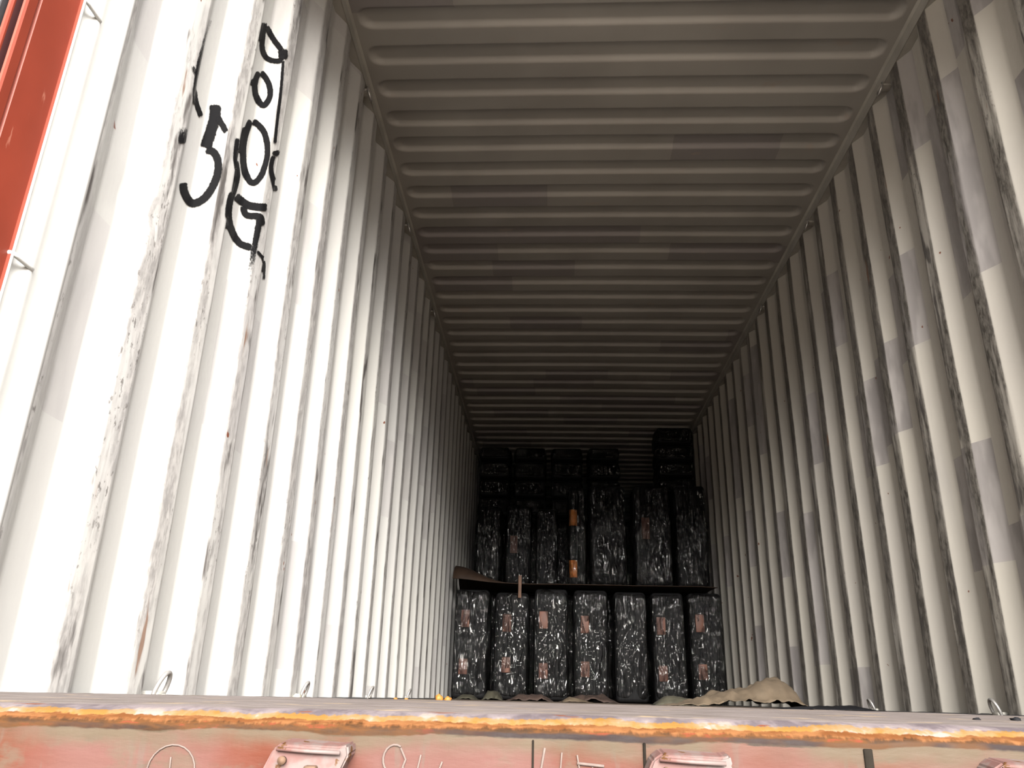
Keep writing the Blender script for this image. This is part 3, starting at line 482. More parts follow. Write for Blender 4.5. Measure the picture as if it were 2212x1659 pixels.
# ------------------------------------------------------------------ sprayed graffiti on the left wall
import json
STROKES = json.loads('''{"five":[[[[[1681,1471],[1668,1462],[1656,1452],[1640,1439]],[[1682,1463],[1669,1453],[1657,1443],[1642,1431]],[[1683,1455],[1671,1445],[1658,1435],[1644,1424]],[[1684,1446],[1672,1436],[1659,1427],[1646,1417]],[[1685,1436],[1672,1427],[1660,1418],[1647,1410]],[[1685,1425],[1673,1418],[1660,1410],[1648,1402]],[[1685,1415],[1673,1408],[1660,1401],[1648,1394]],[[1685,1405],[1672,1399],[1660,1392],[1647,1386]],[[1685,1395],[1672,1389],[1659,1383],[1647,1377]],[[1684,1385],[1671,1380],[1659,1374],[1646,1367]],[[1683,1376],[1671,1370],[1658,1364],[1645,1358]],[[1683,1366],[1670,1361],[1657,1355],[1644,1348]],[[1682,1356],[1669,1351],[1657,1346],[1642,1339]],[[1681,1347],[1669,1342],[1656,1337],[1641,1329]],[[1680,1337],[1668,1332],[1655,1327],[1639,1320]],[[1679,1328],[1667,1323],[1654,1318],[1638,1310]],[[1678,1319],[1666,1314],[1653,1309],[1636,1300]]],1,1],[[[[1678,1438],[1673,1430],[1668,1421],[1663,1412]],[[1683,1434],[1678,1426],[1673,1417],[1668,1409]],[[1688,1431],[1683,1422],[1678,1413],[1673,1405]],[[1693,1427],[1688,1418],[1683,1409],[1678,1401]],[[1699,1423],[1694,1414],[1688,1405],[1683,1397]],[[1704,1419],[1699,1410],[1694,1401],[1688,1393]],[[1709,1415],[1704,1406],[1699,1397],[1694,1389]],[[1714,1411],[1709,1402],[1704,1393],[1699,1385]]],1,0.8],[[[[1662,1329],[1661,1317],[1659,1306],[1657,1294]],[[1669,1331],[1668,1319],[1666,1308],[1665,1297]],[[1677,1334],[1675,1322],[1673,1310],[1672,1299]],[[1687,1335],[1683,1324],[1679,1312],[1676,1300]],[[1696,1333],[1690,1322],[1684,1310],[1678,1299]],[[1703,1328],[1695,1317],[1688,1307],[1680,1297]],[[1708,1321],[1699,1311],[1691,1302],[1683,1293]],[[1711,1312],[1703,1304],[1694,1296],[1686,1288]],[[1714,1303],[1705,1296],[1696,1288],[1687,1281]],[[1716,1294],[1707,1287],[1697,1281],[1689,1275]],[[1718,1285],[1707,1279],[1698,1274],[1689,1268]],[[1718,1275],[1707,1270],[1698,1265],[1689,1261]],[[1717,1265],[1707,1260],[1698,1257],[1689,1253]],[[1715,1253],[1706,1250],[1697,1248],[1688,1245]],[[1713,1243],[1705,1240],[1696,1238],[1687,1236]],[[1712,1233],[1703,1231],[1694,1230],[1685,1228]],[[1709,1222],[1701,1221],[1692,1220],[1684,1219]],[[1707,1212],[1698,1211],[1690,1211],[1681,1210]],[[1704,1201],[1695,1201],[1687,1201],[1679,1202]],[[1700,1191],[1692,1192],[1684,1193],[1676,1194]],[[1696,1180],[1689,1183],[1681,1185],[1674,1187]],[[1691,1170],[1684,1173],[1677,1177],[1671,1180]],[[1684,1159],[1678,1163],[1672,1168],[1666,1172]],[[1677,1148],[1672,1154],[1667,1160],[1662,1166]],[[1669,1138],[1665,1146],[1661,1153],[1658,1161]],[[1659,1130],[1658,1140],[1657,1149],[1656,1159]],[[1648,1126],[1651,1137],[1653,1148],[1656,1159]],[[1631,1123],[1640,1136],[1649,1149],[1654,1159]],[[1617,1123],[1628,1136],[1640,1150],[1650,1162]],[[1606,1125],[1618,1138],[1631,1151],[1644,1165]],[[1596,1127],[1610,1140],[1624,1153],[1637,1166]],[[1589,1132],[1603,1144],[1618,1156],[1633,1169]],[[1584,1138],[1599,1149],[1614,1161],[1629,1173]],[[1580,1143],[1595,1155],[1610,1167],[1626,1179]],[[1576,1149],[1591,1160],[1606,1172],[1621,1184]]],0.9,1]],"faint":[[[[[1588,1673],[1578,1664],[1504,1590],[1495,1582]],[[1587,1663],[1577,1654],[1504,1580],[1494,1572]],[[1586,1652],[1576,1644],[1503,1570],[1493,1562]],[[1585,1642],[1575,1633],[1502,1560],[1493,1552]],[[1584,1631],[1564,1613],[1501,1551],[1492,1543]],[[1584,1621],[1552,1592],[1500,1541],[1491,1533]],[[1583,1611],[1541,1571],[1500,1531],[1490,1524]],[[1582,1601],[1529,1551],[1499,1522],[1490,1514]],[[1581,1591],[1518,1530],[1498,1513],[1489,1505]],[[1580,1581],[1507,1510],[1497,1503],[1488,1496]],[[1579,1570],[1506,1501],[1496,1493],[1487,1486]],[[1578,1560],[1505,1491],[1495,1483],[1486,1476]],[[1577,1550],[1504,1481],[1494,1474],[1485,1467]],[[1576,1541],[1503,1472],[1493,1465],[1484,1458]],[[1574,1530],[1502,1463],[1493,1456],[1484,1448]],[[1568,1516],[1502,1454],[1492,1447],[1483,1440]],[[1567,1506],[1502,1446],[1492,1438],[1483,1431]],[[1568,1498],[1502,1437],[1492,1429],[1483,1422]],[[1572,1493],[1502,1429],[1493,1421],[1484,1414]],[[1575,1487],[1503,1421],[1493,1413],[1484,1405]],[[1576,1479],[1503,1413],[1494,1405],[1485,1397]],[[1577,1471],[1504,1405],[1495,1397],[1486,1390]],[[1578,1463],[1505,1397],[1496,1390],[1487,1382]],[[1579,1455],[1507,1390],[1497,1382],[1488,1375]],[[1580,1447],[1515,1389],[1498,1374],[1489,1367]],[[1582,1440],[1533,1397],[1500,1367],[1490,1359]],[[1583,1432],[1557,1410],[1501,1360],[1492,1352]],[[1586,1426],[1576,1417],[1503,1353],[1494,1345]],[[1588,1420],[1579,1411],[1506,1347],[1498,1339]],[[1592,1415],[1583,1406],[1552,1378],[1502,1333]],[[1597,1411],[1588,1402],[1579,1393],[1507,1329]],[[1602,1408],[1593,1398],[1584,1389],[1576,1380]],[[1608,1405],[1600,1395],[1591,1386],[1583,1377]],[[1615,1402],[1607,1393],[1598,1383],[1589,1374]],[[1622,1400],[1614,1390],[1605,1381],[1597,1371]],[[1630,1397],[1621,1388],[1612,1378],[1603,1369]],[[1637,1394],[1628,1385],[1619,1375],[1610,1366]]],0.35,0.9],[[[[1476,1417],[1471,1409],[1465,1401],[1459,1393]],[[1485,1416],[1479,1408],[1473,1400],[1467,1393]],[[1494,1415],[1488,1408],[1482,1400],[1476,1392]],[[1503,1415],[1497,1407],[1491,1399],[1485,1391]],[[1576,1473],[1506,1406],[1500,1398],[1494,1390]]],0.6,0.6],[[[[1551,1296],[1493,1249],[1476,1235],[1460,1222]],[[1576,1308],[1495,1242],[1478,1229],[1462,1216]],[[1578,1301],[1497,1236],[1480,1223],[1464,1210]],[[1580,1294],[1500,1230],[1482,1216],[1466,1204]],[[1582,1288],[1502,1223],[1484,1210],[1468,1197]],[[1584,1281],[1504,1217],[1487,1204],[1470,1191]],[[1587,1274],[1506,1211],[1489,1198],[1472,1185]],[[1589,1268],[1519,1213],[1491,1191],[1474,1179]]],0.3,0.9]],"zero":[[[[[1914,1621],[1910,1609],[1906,1597],[1902,1585]],[[1927,1628],[1923,1617],[1917,1603],[1911,1590]],[[1936,1629],[1932,1618],[1928,1607],[1923,1596]],[[1945,1628],[1941,1618],[1936,1607],[1931,1596]],[[1955,1626],[1949,1615],[1944,1605],[1938,1594]],[[1964,1622],[1957,1612],[1951,1601],[1945,1591]],[[1971,1616],[1964,1606],[1957,1596],[1950,1586]],[[1976,1609],[1968,1600],[1960,1591],[1953,1582]],[[1980,1602],[1972,1593],[1964,1585],[1956,1576]],[[1983,1593],[1975,1585],[1967,1577],[1959,1569]],[[1987,1584],[1978,1577],[1970,1569],[1962,1561]],[[1989,1574],[1981,1567],[1972,1560],[1964,1553]],[[1991,1564],[1983,1558],[1974,1551],[1966,1544]],[[1993,1554],[1984,1548],[1976,1541],[1967,1536]],[[1994,1543],[1985,1538],[1976,1532],[1968,1527]],[[1994,1532],[1985,1527],[1976,1522],[1968,1518]],[[1993,1519],[1984,1515],[1976,1511],[1968,1507]],[[1992,1507],[1983,1504],[1975,1500],[1967,1497]],[[1990,1495],[1982,1492],[1973,1489],[1965,1486]],[[1988,1483],[1980,1480],[1972,1477],[1963,1475]],[[1986,1471],[1978,1469],[1970,1467],[1962,1465]],[[1984,1461],[1976,1459],[1968,1458],[1960,1456]],[[1980,1449],[1973,1449],[1965,1448],[1957,1448]],[[1974,1432],[1967,1433],[1960,1434],[1953,1436]],[[1966,1416],[1960,1420],[1955,1424],[1949,1428]],[[1955,1403],[1952,1410],[1950,1418],[1947,1425]],[[1942,1396],[1944,1406],[1946,1416],[1948,1426]],[[1932,1397],[1937,1407],[1942,1417],[1947,1426]],[[1925,1402],[1931,1411],[1937,1420],[1943,1429]],[[1911,1403],[1925,1417],[1932,1425],[1939,1434]],[[1899,1406],[1913,1420],[1927,1433],[1934,1440]],[[1889,1412],[1904,1425],[1920,1439],[1930,1448]],[[1883,1417],[1899,1430],[1915,1443],[1928,1454]],[[1878,1423],[1894,1435],[1910,1449],[1926,1461]],[[1873,1430],[1889,1442],[1906,1455],[1922,1468]],[[1869,1437],[1885,1449],[1902,1462],[1918,1475]],[[1865,1445],[1881,1457],[1898,1470],[1914,1483]],[[1862,1453],[1878,1465],[1895,1478],[1911,1491]],[[1784,1403],[1875,1473],[1892,1486],[1908,1499]],[[1782,1411],[1873,1481],[1890,1494],[1906,1506]],[[1780,1420],[1871,1491],[1888,1503],[1905,1515]],[[1780,1431],[1871,1501],[1888,1513],[1904,1525]],[[1780,1442],[1871,1512],[1888,1524],[1905,1535]],[[1781,1453],[1872,1523],[1889,1535],[1906,1546]],[[1783,1463],[1874,1534],[1891,1545],[1908,1556]],[[1785,1473],[1876,1544],[1893,1555],[1910,1566]],[[1862,1545],[1879,1556],[1896,1567],[1912,1577]],[[1866,1562],[1882,1572],[1899,1582],[1916,1592]],[[1876,1584],[1889,1588],[1903,1593],[1917,1597]],[[1897,1607],[1904,1604],[1912,1602],[1920,1599]]],1,1]],"curl":[[[[[1781,1443],[1768,1433],[1754,1423],[1741,1414]],[[1782,1434],[1769,1425],[1755,1415],[1742,1406]],[[1783,1425],[1770,1416],[1756,1406],[1743,1397]],[[1784,1416],[1770,1407],[1757,1398],[1744,1388]],[[1784,1408],[1771,1398],[1758,1389],[1745,1380]],[[1860,1458],[1772,1390],[1759,1381],[1746,1371]],[[1862,1450],[1774,1382],[1761,1373],[1748,1363]],[[1865,1443],[1777,1375],[1763,1365],[1751,1355]],[[1868,1436],[1780,1369],[1767,1358],[1755,1348]],[[1873,1431],[1860,1420],[1772,1353],[1760,1343]],[[1879,1426],[1866,1415],[1778,1348],[1765,1337]],[[1885,1420],[1872,1409],[1783,1343],[1771,1332]],[[1891,1414],[1877,1404],[1863,1393],[1776,1327]],[[1895,1407],[1881,1397],[1867,1386],[1779,1322]],[[1898,1398],[1884,1389],[1870,1379],[1781,1315]],[[1899,1389],[1885,1380],[1870,1371],[1782,1308]],[[1898,1378],[1884,1370],[1870,1361],[1782,1299]],[[1897,1367],[1883,1359],[1869,1351],[1780,1290]],[[1895,1356],[1881,1348],[1867,1341],[1779,1280]],[[1893,1345],[1879,1338],[1865,1330],[1777,1270]],[[1891,1335],[1877,1327],[1863,1319],[1775,1260]],[[1889,1325],[1875,1317],[1861,1309],[1773,1250]]],0.7,1]],"ring":[[[[[1911,1803],[1906,1790],[1902,1777],[1897,1764]],[[1927,1812],[1920,1799],[1912,1784],[1904,1769]],[[1936,1811],[1931,1800],[1926,1789],[1916,1774]],[[1945,1806],[1939,1796],[1933,1785],[1928,1775]],[[1953,1800],[1947,1790],[1940,1780],[1934,1770]],[[1959,1793],[1952,1784],[1945,1774],[1938,1765]],[[1964,1784],[1956,1776],[1949,1767],[1941,1758]],[[1968,1774],[1960,1766],[1952,1758],[1944,1750]],[[1970,1763],[1962,1756],[1954,1749],[1946,1742]],[[1971,1751],[1963,1746],[1955,1740],[1947,1735]],[[1969,1735],[1962,1732],[1954,1729],[1946,1726]],[[1965,1717],[1958,1716],[1950,1715],[1943,1713]],[[1959,1700],[1953,1701],[1946,1702],[1939,1703]],[[1949,1682],[1946,1688],[1942,1695],[1939,1701]],[[1934,1672],[1937,1683],[1940,1693],[1943,1704]],[[1921,1673],[1929,1684],[1934,1695],[1939,1705]],[[1904,1670],[1916,1685],[1927,1699],[1933,1709]],[[1889,1671],[1903,1686],[1917,1702],[1928,1715]],[[1879,1674],[1893,1689],[1908,1704],[1923,1720]],[[1871,1679],[1886,1694],[1902,1709],[1917,1724]],[[1865,1687],[1881,1701],[1897,1715],[1912,1730]],[[1861,1695],[1877,1709],[1893,1723],[1909,1737]],[[1785,1638],[1875,1718],[1892,1732],[1908,1745]],[[1860,1720],[1876,1732],[1892,1744],[1908,1756]],[[1864,1738],[1880,1749],[1896,1759],[1912,1770]],[[1873,1760],[1887,1767],[1902,1774],[1916,1781]],[[1887,1780],[1898,1782],[1910,1785],[1921,1787]]],1,1]],"loop":[[[[[1901,1981],[1885,1966],[1869,1951],[1780,1860]],[[1901,1969],[1886,1955],[1870,1941],[1780,1850]],[[1901,1958],[1886,1944],[1870,1930],[1781,1840]],[[1902,1948],[1886,1933],[1871,1919],[1781,1829]],[[1902,1937],[1887,1923],[1871,1908],[1782,1819]],[[1904,1927],[1888,1913],[1873,1898],[1783,1809]],[[1905,1917],[1890,1903],[1874,1888],[1784,1800]],[[1906,1906],[1891,1892],[1875,1878],[1860,1864]],[[1908,1897],[1893,1883],[1877,1868],[1862,1854]],[[1911,1891],[1896,1876],[1881,1860],[1866,1845]],[[1916,1887],[1902,1871],[1887,1855],[1873,1840]],[[1924,1885],[1911,1869],[1897,1852],[1884,1837]],[[1929,1881],[1922,1870],[1910,1853],[1898,1838]],[[1934,1879],[1929,1869],[1925,1858],[1916,1843]],[[1939,1880],[1936,1870],[1934,1859],[1931,1849]],[[1946,1883],[1945,1874],[1944,1864],[1943,1854]],[[1955,1889],[1955,1881],[1955,1872],[1955,1863]],[[1963,1896],[1964,1889],[1966,1881],[1968,1873]],[[1965,1899],[1970,1896],[1975,1892],[1980,1889]],[[1966,1903],[1974,1905],[1981,1907],[1988,1910]],[[1968,1913],[1975,1917],[1983,1922],[1991,1926]],[[1969,1927],[1977,1931],[1985,1935],[1992,1940]]],0.8,1],[[[[1907,1980],[1894,1963],[1882,1946],[1870,1929]],[[1920,1982],[1908,1965],[1895,1948],[1883,1932]],[[1929,1980],[1921,1968],[1909,1950],[1896,1934]],[[1935,1975],[1930,1965],[1922,1953],[1910,1936]],[[1942,1971],[1936,1961],[1930,1950],[1924,1939]],[[1948,1967],[1942,1957],[1937,1946],[1931,1936]],[[1955,1964],[1949,1953],[1944,1942],[1938,1932]],[[1962,1961],[1957,1950],[1951,1939],[1946,1929]],[[1969,1958],[1964,1948],[1959,1937],[1954,1926]],[[1977,1956],[1972,1945],[1966,1934],[1961,1923]],[[1985,1953],[1979,1942],[1974,1931],[1968,1921]]],1,1],[[[[2000,1972],[1982,1955],[1969,1941],[1955,1928]],[[2004,1963],[1985,1944],[1971,1930],[1957,1917]],[[2009,1955],[1987,1933],[1973,1919],[1959,1906]],[[2014,1946],[1989,1922],[1975,1908],[1962,1895]],[[2018,1937],[1991,1911],[1977,1897],[1964,1884]]],1,0.8]],"drip":[[[[[1992,1918],[1987,1914],[1981,1910],[1976,1906]],[[1992,1908],[1987,1903],[1982,1899],[1977,1895]],[[1993,1897],[1988,1893],[1983,1888],[1978,1884]],[[1995,1887],[1989,1882],[1984,1877],[1979,1873]],[[1997,1877],[1990,1871],[1985,1867],[1979,1862]],[[1998,1867],[1990,1860],[1985,1856],[1980,1852]],[[2000,1857],[1991,1849],[1986,1845],[1981,1841]],[[2002,1848],[1992,1839],[1987,1835],[1982,1831]],[[2003,1838],[1993,1829],[1987,1825],[1982,1821]],[[2005,1828],[1993,1819],[1988,1814],[1983,1811]],[[2006,1818],[1995,1809],[1989,1804],[1984,1800]],[[2007,1808],[1996,1799],[1989,1794],[1984,1790]],[[2009,1799],[1997,1790],[1990,1784],[1985,1780]],[[2010,1789],[1999,1780],[1990,1774],[1985,1770]],[[2011,1779],[2000,1770],[1991,1763],[1986,1760]],[[2012,1769],[2001,1760],[1991,1753],[1986,1749]],[[2013,1759],[2002,1750],[1992,1742],[1987,1738]],[[2014,1749],[2002,1740],[1992,1732],[1987,1728]],[[2014,1738],[2003,1730],[1992,1721],[1988,1718]],[[2015,1728],[2004,1719],[1993,1711],[1988,1707]],[[2016,1717],[2004,1708],[1993,1700],[1988,1696]],[[2016,1706],[2005,1698],[1994,1689],[1988,1685]],[[2017,1696],[2006,1688],[1994,1679],[1989,1675]],[[2018,1686],[2007,1678],[1995,1669],[1989,1665]],[[2019,1677],[2007,1668],[1996,1660],[1989,1655]],[[2020,1666],[2008,1658],[1997,1649],[1990,1644]],[[2021,1656],[2010,1648],[1998,1639],[1991,1634]],[[2022,1647],[2011,1638],[1999,1630],[1991,1624]],[[2023,1637],[2012,1629],[2001,1620],[1992,1614]],[[2025,1628],[2013,1620],[2002,1611],[1992,1604]],[[2026,1619],[2015,1611],[2003,1602],[1993,1594]],[[2027,1609],[2016,1601],[2005,1593],[1994,1585]]],0.7,0.8],[[[[1990,1545],[2001,1549],[2018,1556],[2034,1564]],[[2002,1569],[2015,1572],[2028,1575],[2042,1578]],[[2045,1606],[2041,1594],[2037,1582],[2033,1570]],[[2166,1687],[2155,1671],[2057,1589],[2047,1574]]],1,0.9],[[[[2040,1580],[2023,1569],[2006,1558],[1991,1549]],[[2038,1567],[2021,1557],[2004,1546],[1991,1538]],[[2035,1554],[2018,1544],[2001,1533],[1989,1526]],[[2033,1542],[2016,1532],[1999,1521],[1988,1514]],[[2033,1533],[2016,1521],[1999,1509],[1988,1502]],[[2035,1526],[2019,1513],[2002,1500],[1990,1491]],[[2041,1520],[2025,1507],[2009,1493],[1993,1481]],[[2049,1516],[2033,1502],[2017,1489],[2002,1476]],[[2059,1512],[2043,1498],[2027,1485],[2012,1472]],[[2155,1570],[2052,1494],[2036,1481],[2020,1468]],[[2164,1564],[2060,1489],[2044,1475],[2028,1463]],[[2172,1559],[2155,1545],[2051,1470],[2035,1457]],[[2179,1553],[2162,1539],[2058,1465],[2042,1452]],[[2187,1547],[2170,1533],[2152,1519],[2049,1446]]],0.8,0.8]],"g":[[[[[1891,1338],[1873,1328],[1780,1266],[1763,1257]],[[1890,1328],[1871,1318],[1779,1256],[1762,1247]],[[1887,1317],[1869,1308],[1777,1246],[1760,1238]],[[1885,1307],[1867,1297],[1775,1237],[1758,1228]],[[1884,1298],[1866,1288],[1774,1227],[1757,1218]],[[1884,1289],[1866,1279],[1773,1218],[1757,1208]],[[1885,1281],[1867,1270],[1774,1209],[1758,1199]],[[1886,1274],[1869,1263],[1776,1202],[1760,1191]],[[1889,1267],[1871,1255],[1779,1194],[1762,1184]],[[1892,1260],[1874,1248],[1782,1187],[1766,1176]],[[1896,1255],[1878,1242],[1861,1230],[1770,1169]],[[1901,1249],[1884,1237],[1867,1224],[1776,1163]],[[1907,1245],[1891,1232],[1874,1219],[1783,1158]],[[1914,1242],[1898,1229],[1882,1215],[1866,1202]],[[1923,1239],[1907,1225],[1891,1212],[1876,1199]],[[1929,1234],[1917,1223],[1902,1209],[1887,1196]],[[1933,1229],[1927,1220],[1913,1207],[1899,1194]],[[1938,1224],[1932,1215],[1925,1206],[1912,1192]],[[1943,1221],[1937,1212],[1931,1202],[1925,1192]],[[1947,1219],[1942,1209],[1938,1199],[1933,1189]],[[1952,1219],[1949,1209],[1946,1198],[1944,1188]],[[1958,1220],[1957,1210],[1955,1200],[1954,1190]],[[1966,1223],[1965,1213],[1964,1202],[1964,1192]],[[1975,1226],[1974,1216],[1973,1205],[1972,1195]],[[1984,1228],[1983,1218],[1981,1208],[1980,1197]]],0.95,1],[[[[1894,1345],[1885,1329],[1875,1313],[1866,1298]],[[1910,1350],[1900,1334],[1890,1318],[1880,1303]],[[1926,1354],[1916,1338],[1905,1322],[1894,1307]],[[1933,1353],[1928,1341],[1920,1326],[1910,1311]],[[1939,1352],[1935,1340],[1931,1327],[1926,1315]],[[1946,1352],[1942,1340],[1939,1328],[1936,1316]],[[1952,1353],[1950,1341],[1948,1329],[1946,1317]],[[1958,1356],[1957,1344],[1957,1332],[1956,1321]],[[1965,1359],[1965,1348],[1965,1336],[1966,1325]],[[1973,1363],[1974,1353],[1975,1341],[1975,1330]],[[1982,1369],[1983,1358],[1984,1347],[1985,1336]],[[1991,1374],[1992,1363],[1993,1352],[1995,1342]],[[2009,1386],[2011,1376],[2013,1365],[2015,1355]],[[2031,1400],[2032,1389],[2034,1378],[2035,1367]]],1,1],[[[[1943,1335],[1935,1328],[1928,1320],[1914,1308]],[[1947,1328],[1939,1320],[1931,1313],[1922,1304]],[[1950,1321],[1943,1313],[1935,1305],[1928,1297]],[[1952,1317],[1946,1308],[1940,1298],[1934,1289]],[[1954,1317],[1951,1307],[1949,1297],[1947,1287]],[[1958,1319],[1958,1310],[1959,1301],[1959,1292]],[[1967,1325],[1968,1316],[1969,1307],[1970,1298]],[[1978,1332],[1978,1323],[1979,1313],[1980,1304]],[[1990,1338],[1988,1327],[1986,1317],[1984,1307]],[[2018,1345],[2003,1330],[1990,1317],[1984,1307]],[[2032,1339],[2013,1325],[1993,1311],[1985,1305]],[[2036,1329],[2016,1316],[1996,1303],[1986,1296]],[[2040,1321],[2020,1308],[2000,1295],[1988,1287]]],1,1],[[[[2020,1339],[1999,1327],[1986,1321],[1977,1317]],[[2019,1328],[1998,1317],[1986,1311],[1976,1307]],[[2018,1318],[1997,1306],[1985,1301],[1976,1297]],[[2017,1307],[1996,1296],[1985,1290],[1976,1287]],[[2016,1296],[1995,1285],[1985,1280],[1975,1276]],[[2016,1286],[1995,1275],[1984,1270],[1975,1266]],[[2015,1275],[1994,1264],[1984,1260],[1975,1256]],[[2014,1265],[1993,1254],[1984,1250],[1974,1247]],[[2013,1255],[1993,1245],[1983,1241],[1974,1237]],[[2012,1246],[1992,1235],[1983,1232],[1974,1228]],[[2012,1236],[1992,1226],[1983,1223],[1974,1219]],[[2011,1227],[1992,1217],[1983,1213],[1973,1209]],[[2011,1216],[1992,1207],[1982,1203],[1973,1199]],[[2011,1207],[1992,1197],[1982,1193],[1973,1189]],[[2011,1197],[1992,1188],[1982,1184],[1973,1180]],[[2011,1188],[1992,1179],[1983,1175],[1973,1171]],[[2011,1179],[1992,1170],[1983,1166],[1974,1162]],[[2011,1170],[1992,1161],[1983,1157],[1974,1153]],[[2011,1161],[1992,1152],[1982,1148],[1973,1145]],[[2010,1151],[1992,1142],[1982,1139],[1973,1135]],[[2009,1141],[1991,1133],[1982,1130],[1973,1126]],[[2009,1131],[1991,1123],[1982,1120],[1973,1117]],[[2008,1122],[1991,1114],[1981,1111],[1972,1108]],[[2007,1112],[1990,1105],[1981,1102],[1972,1099]],[[2006,1102],[1990,1095],[1980,1093],[1972,1090]],[[2005,1092],[1989,1086],[1980,1083],[1971,1080]],[[2003,1083],[1989,1077],[1980,1074],[1971,1071]],[[2003,1073],[1988,1068],[1979,1065],[1970,1062]]],1,0.1],[[[[2007,1223],[2001,1217],[1995,1211],[1991,1207]],[[2021,1225],[2015,1219],[2009,1213],[2004,1207]],[[2036,1227],[2030,1221],[2025,1215],[2019,1209]],[[2052,1229],[2045,1223],[2039,1217],[2033,1211]],[[2153,1279],[2059,1222],[2051,1216],[2044,1210]],[[2164,1274],[2155,1268],[2060,1212],[2052,1206]],[[2170,1268],[2161,1262],[2151,1256],[2056,1201]],[[2174,1260],[2165,1255],[2155,1249],[2060,1195]],[[2177,1252],[2168,1246],[2158,1241],[2062,1187]],[[2180,1242],[2170,1237],[2161,1232],[2151,1227]],[[2182,1233],[2173,1228],[2163,1223],[2154,1218]],[[2185,1224],[2175,1219],[2165,1213],[2156,1208]],[[2187,1215],[2178,1210],[2168,1205],[2159,1200]]],0.9,0.6]]}''')
names = {'five': 'black sprayed figure 5', 'zero': 'black sprayed figure 0', 'ring': 'small black sprayed letter o', 'g': 'black sprayed letter with a long tail, lowest of the marks', 'loop': 'black sprayed loop, topmost of the marks', 'faint': 'faint black sprayed stroke', 'curl': 'thin black sprayed curl', 'drip': 'broken black sprayed line'}
for key, ss in STROKES.items():
    V, F, A = [], [], []
    for rows, a0, a1 in ss:
        base = len(V); n = len(rows)
        # refine between rows and columns so the paint follows the folds
        S = 4; cols = 9
        fine = []
        for i in range(n-1):
            for q in range(S if i < n-2 else S+1):
                t = q/S; row = []
                for c in range(cols):
                    u = c/(cols-1)*3; k = min(2, int(u)); fu = u-k
                    def g(r): return [rows[r][k][m]*(1-fu)+rows[r][k+1][m]*fu for m in (0, 1)]
                    A0, A1 = g(i), g(i+1); row.append([(A0[m]*(1-t)+A1[m]*t)/1000 for m in (0, 1)])
                fine.append(row)
        L = len(fine)
        for i, row in enumerate(fine):
            f = i/(L-1); endf = min(1, f*L/5+.15, (1-f)*L/5+.15)
            for c, (y, z) in enumerate(row):
                e = 1-abs(c/(cols-1)*2-1); V.append((XL-wall_depth(y, z, ZL, 1)+.0022, y, z)); A.append(min(1, e*1.9)*(a0+(a1-a0)*f)*endf)
        for i in range(L-1):
            for c in range(cols-1): F.append((base+i*cols+c, base+(i+1)*cols+c, base+(i+1)*cols+c+1, base+i*cols+c+1))
    me = bpy.data.meshes.new('spray_mark'); me.from_pydata(V, [], F)
    at = me.attributes.new('paint_amount', 'FLOAT', 'POINT'); at.data.foreach_set('value', A); me.materials.append(M['spray'])
    o = bpy.data.objects.new('spray_mark', me); C.objects.link(o); o.parent = wl; o['label'] = names[key]

# ------------------------------------------------------------------ lashing rings
def ring(X, s, y, z, low, lab, grp, size=1.):
    t = thing('lashing_ring', lab, 'lashing ring', (X, y, z), 0, grp)
    bm = bmesh.new(); path = []; n = 20
    for i in range(n+1):
        a = math.pi*(-.22+1.44*i/n); path.append((s*(.014+.012*math.sin(a)*(1 if low else .8)), math.cos(a)*.024*size, (math.sin(a)*.034*size) if low else -math.sin(a)*.030*size))
    add_tube(bm, path, .0052*size, 10); obj('ring', bm, M['ring'], t)
    bm = bmesh.new(); zz = -.010 if low else .010
    add_box(bm, min(-s*.04, s*.019), max(-s*.04, s*.019), -.021*size, .021*size, zz-.006, zz+.006, bev=.003); obj('weld_lug', bm, M['rail'], t)
    return t
low_l = [(1.837, 'nearest of the row, large'), (2.937, 'second of the row, pale grit below'), (4.037, 'third from the door'), (5.15, 'fourth from the door, small and dim')]
for y, d in low_l: ring(XL, 1, y, .019, True, 'steel lashing ring at the left wall foot, '+d, 'lashing rings along the foot of the left wall')
for y, d in ((2.928, 'nearest of the two'), (4.022, 'farther one beside a dark fold')): ring(XR, -1, y, .017, True, 'steel lashing ring at the foot of the right wall, '+d, 'lashing rings along the foot of the right wall')
for i, y in enumerate((2.932, 4.066, 5.2)): ring(XL, 1, y, 2.60, False, 'lashing ring under the roof edge of left wall, '+('nearest', 'second', 'farthest')[i]+' one', 'lashing rings under the left roof edge')
for i, y in enumerate((2.954, 4.065, 5.15)): ring(XR, -1, y, 2.615, False, 'lashing ring under the roof edge of the right wall, '+('nearest', 'second', 'farthest')[i]+' one', 'lashing rings under the right roof edge')

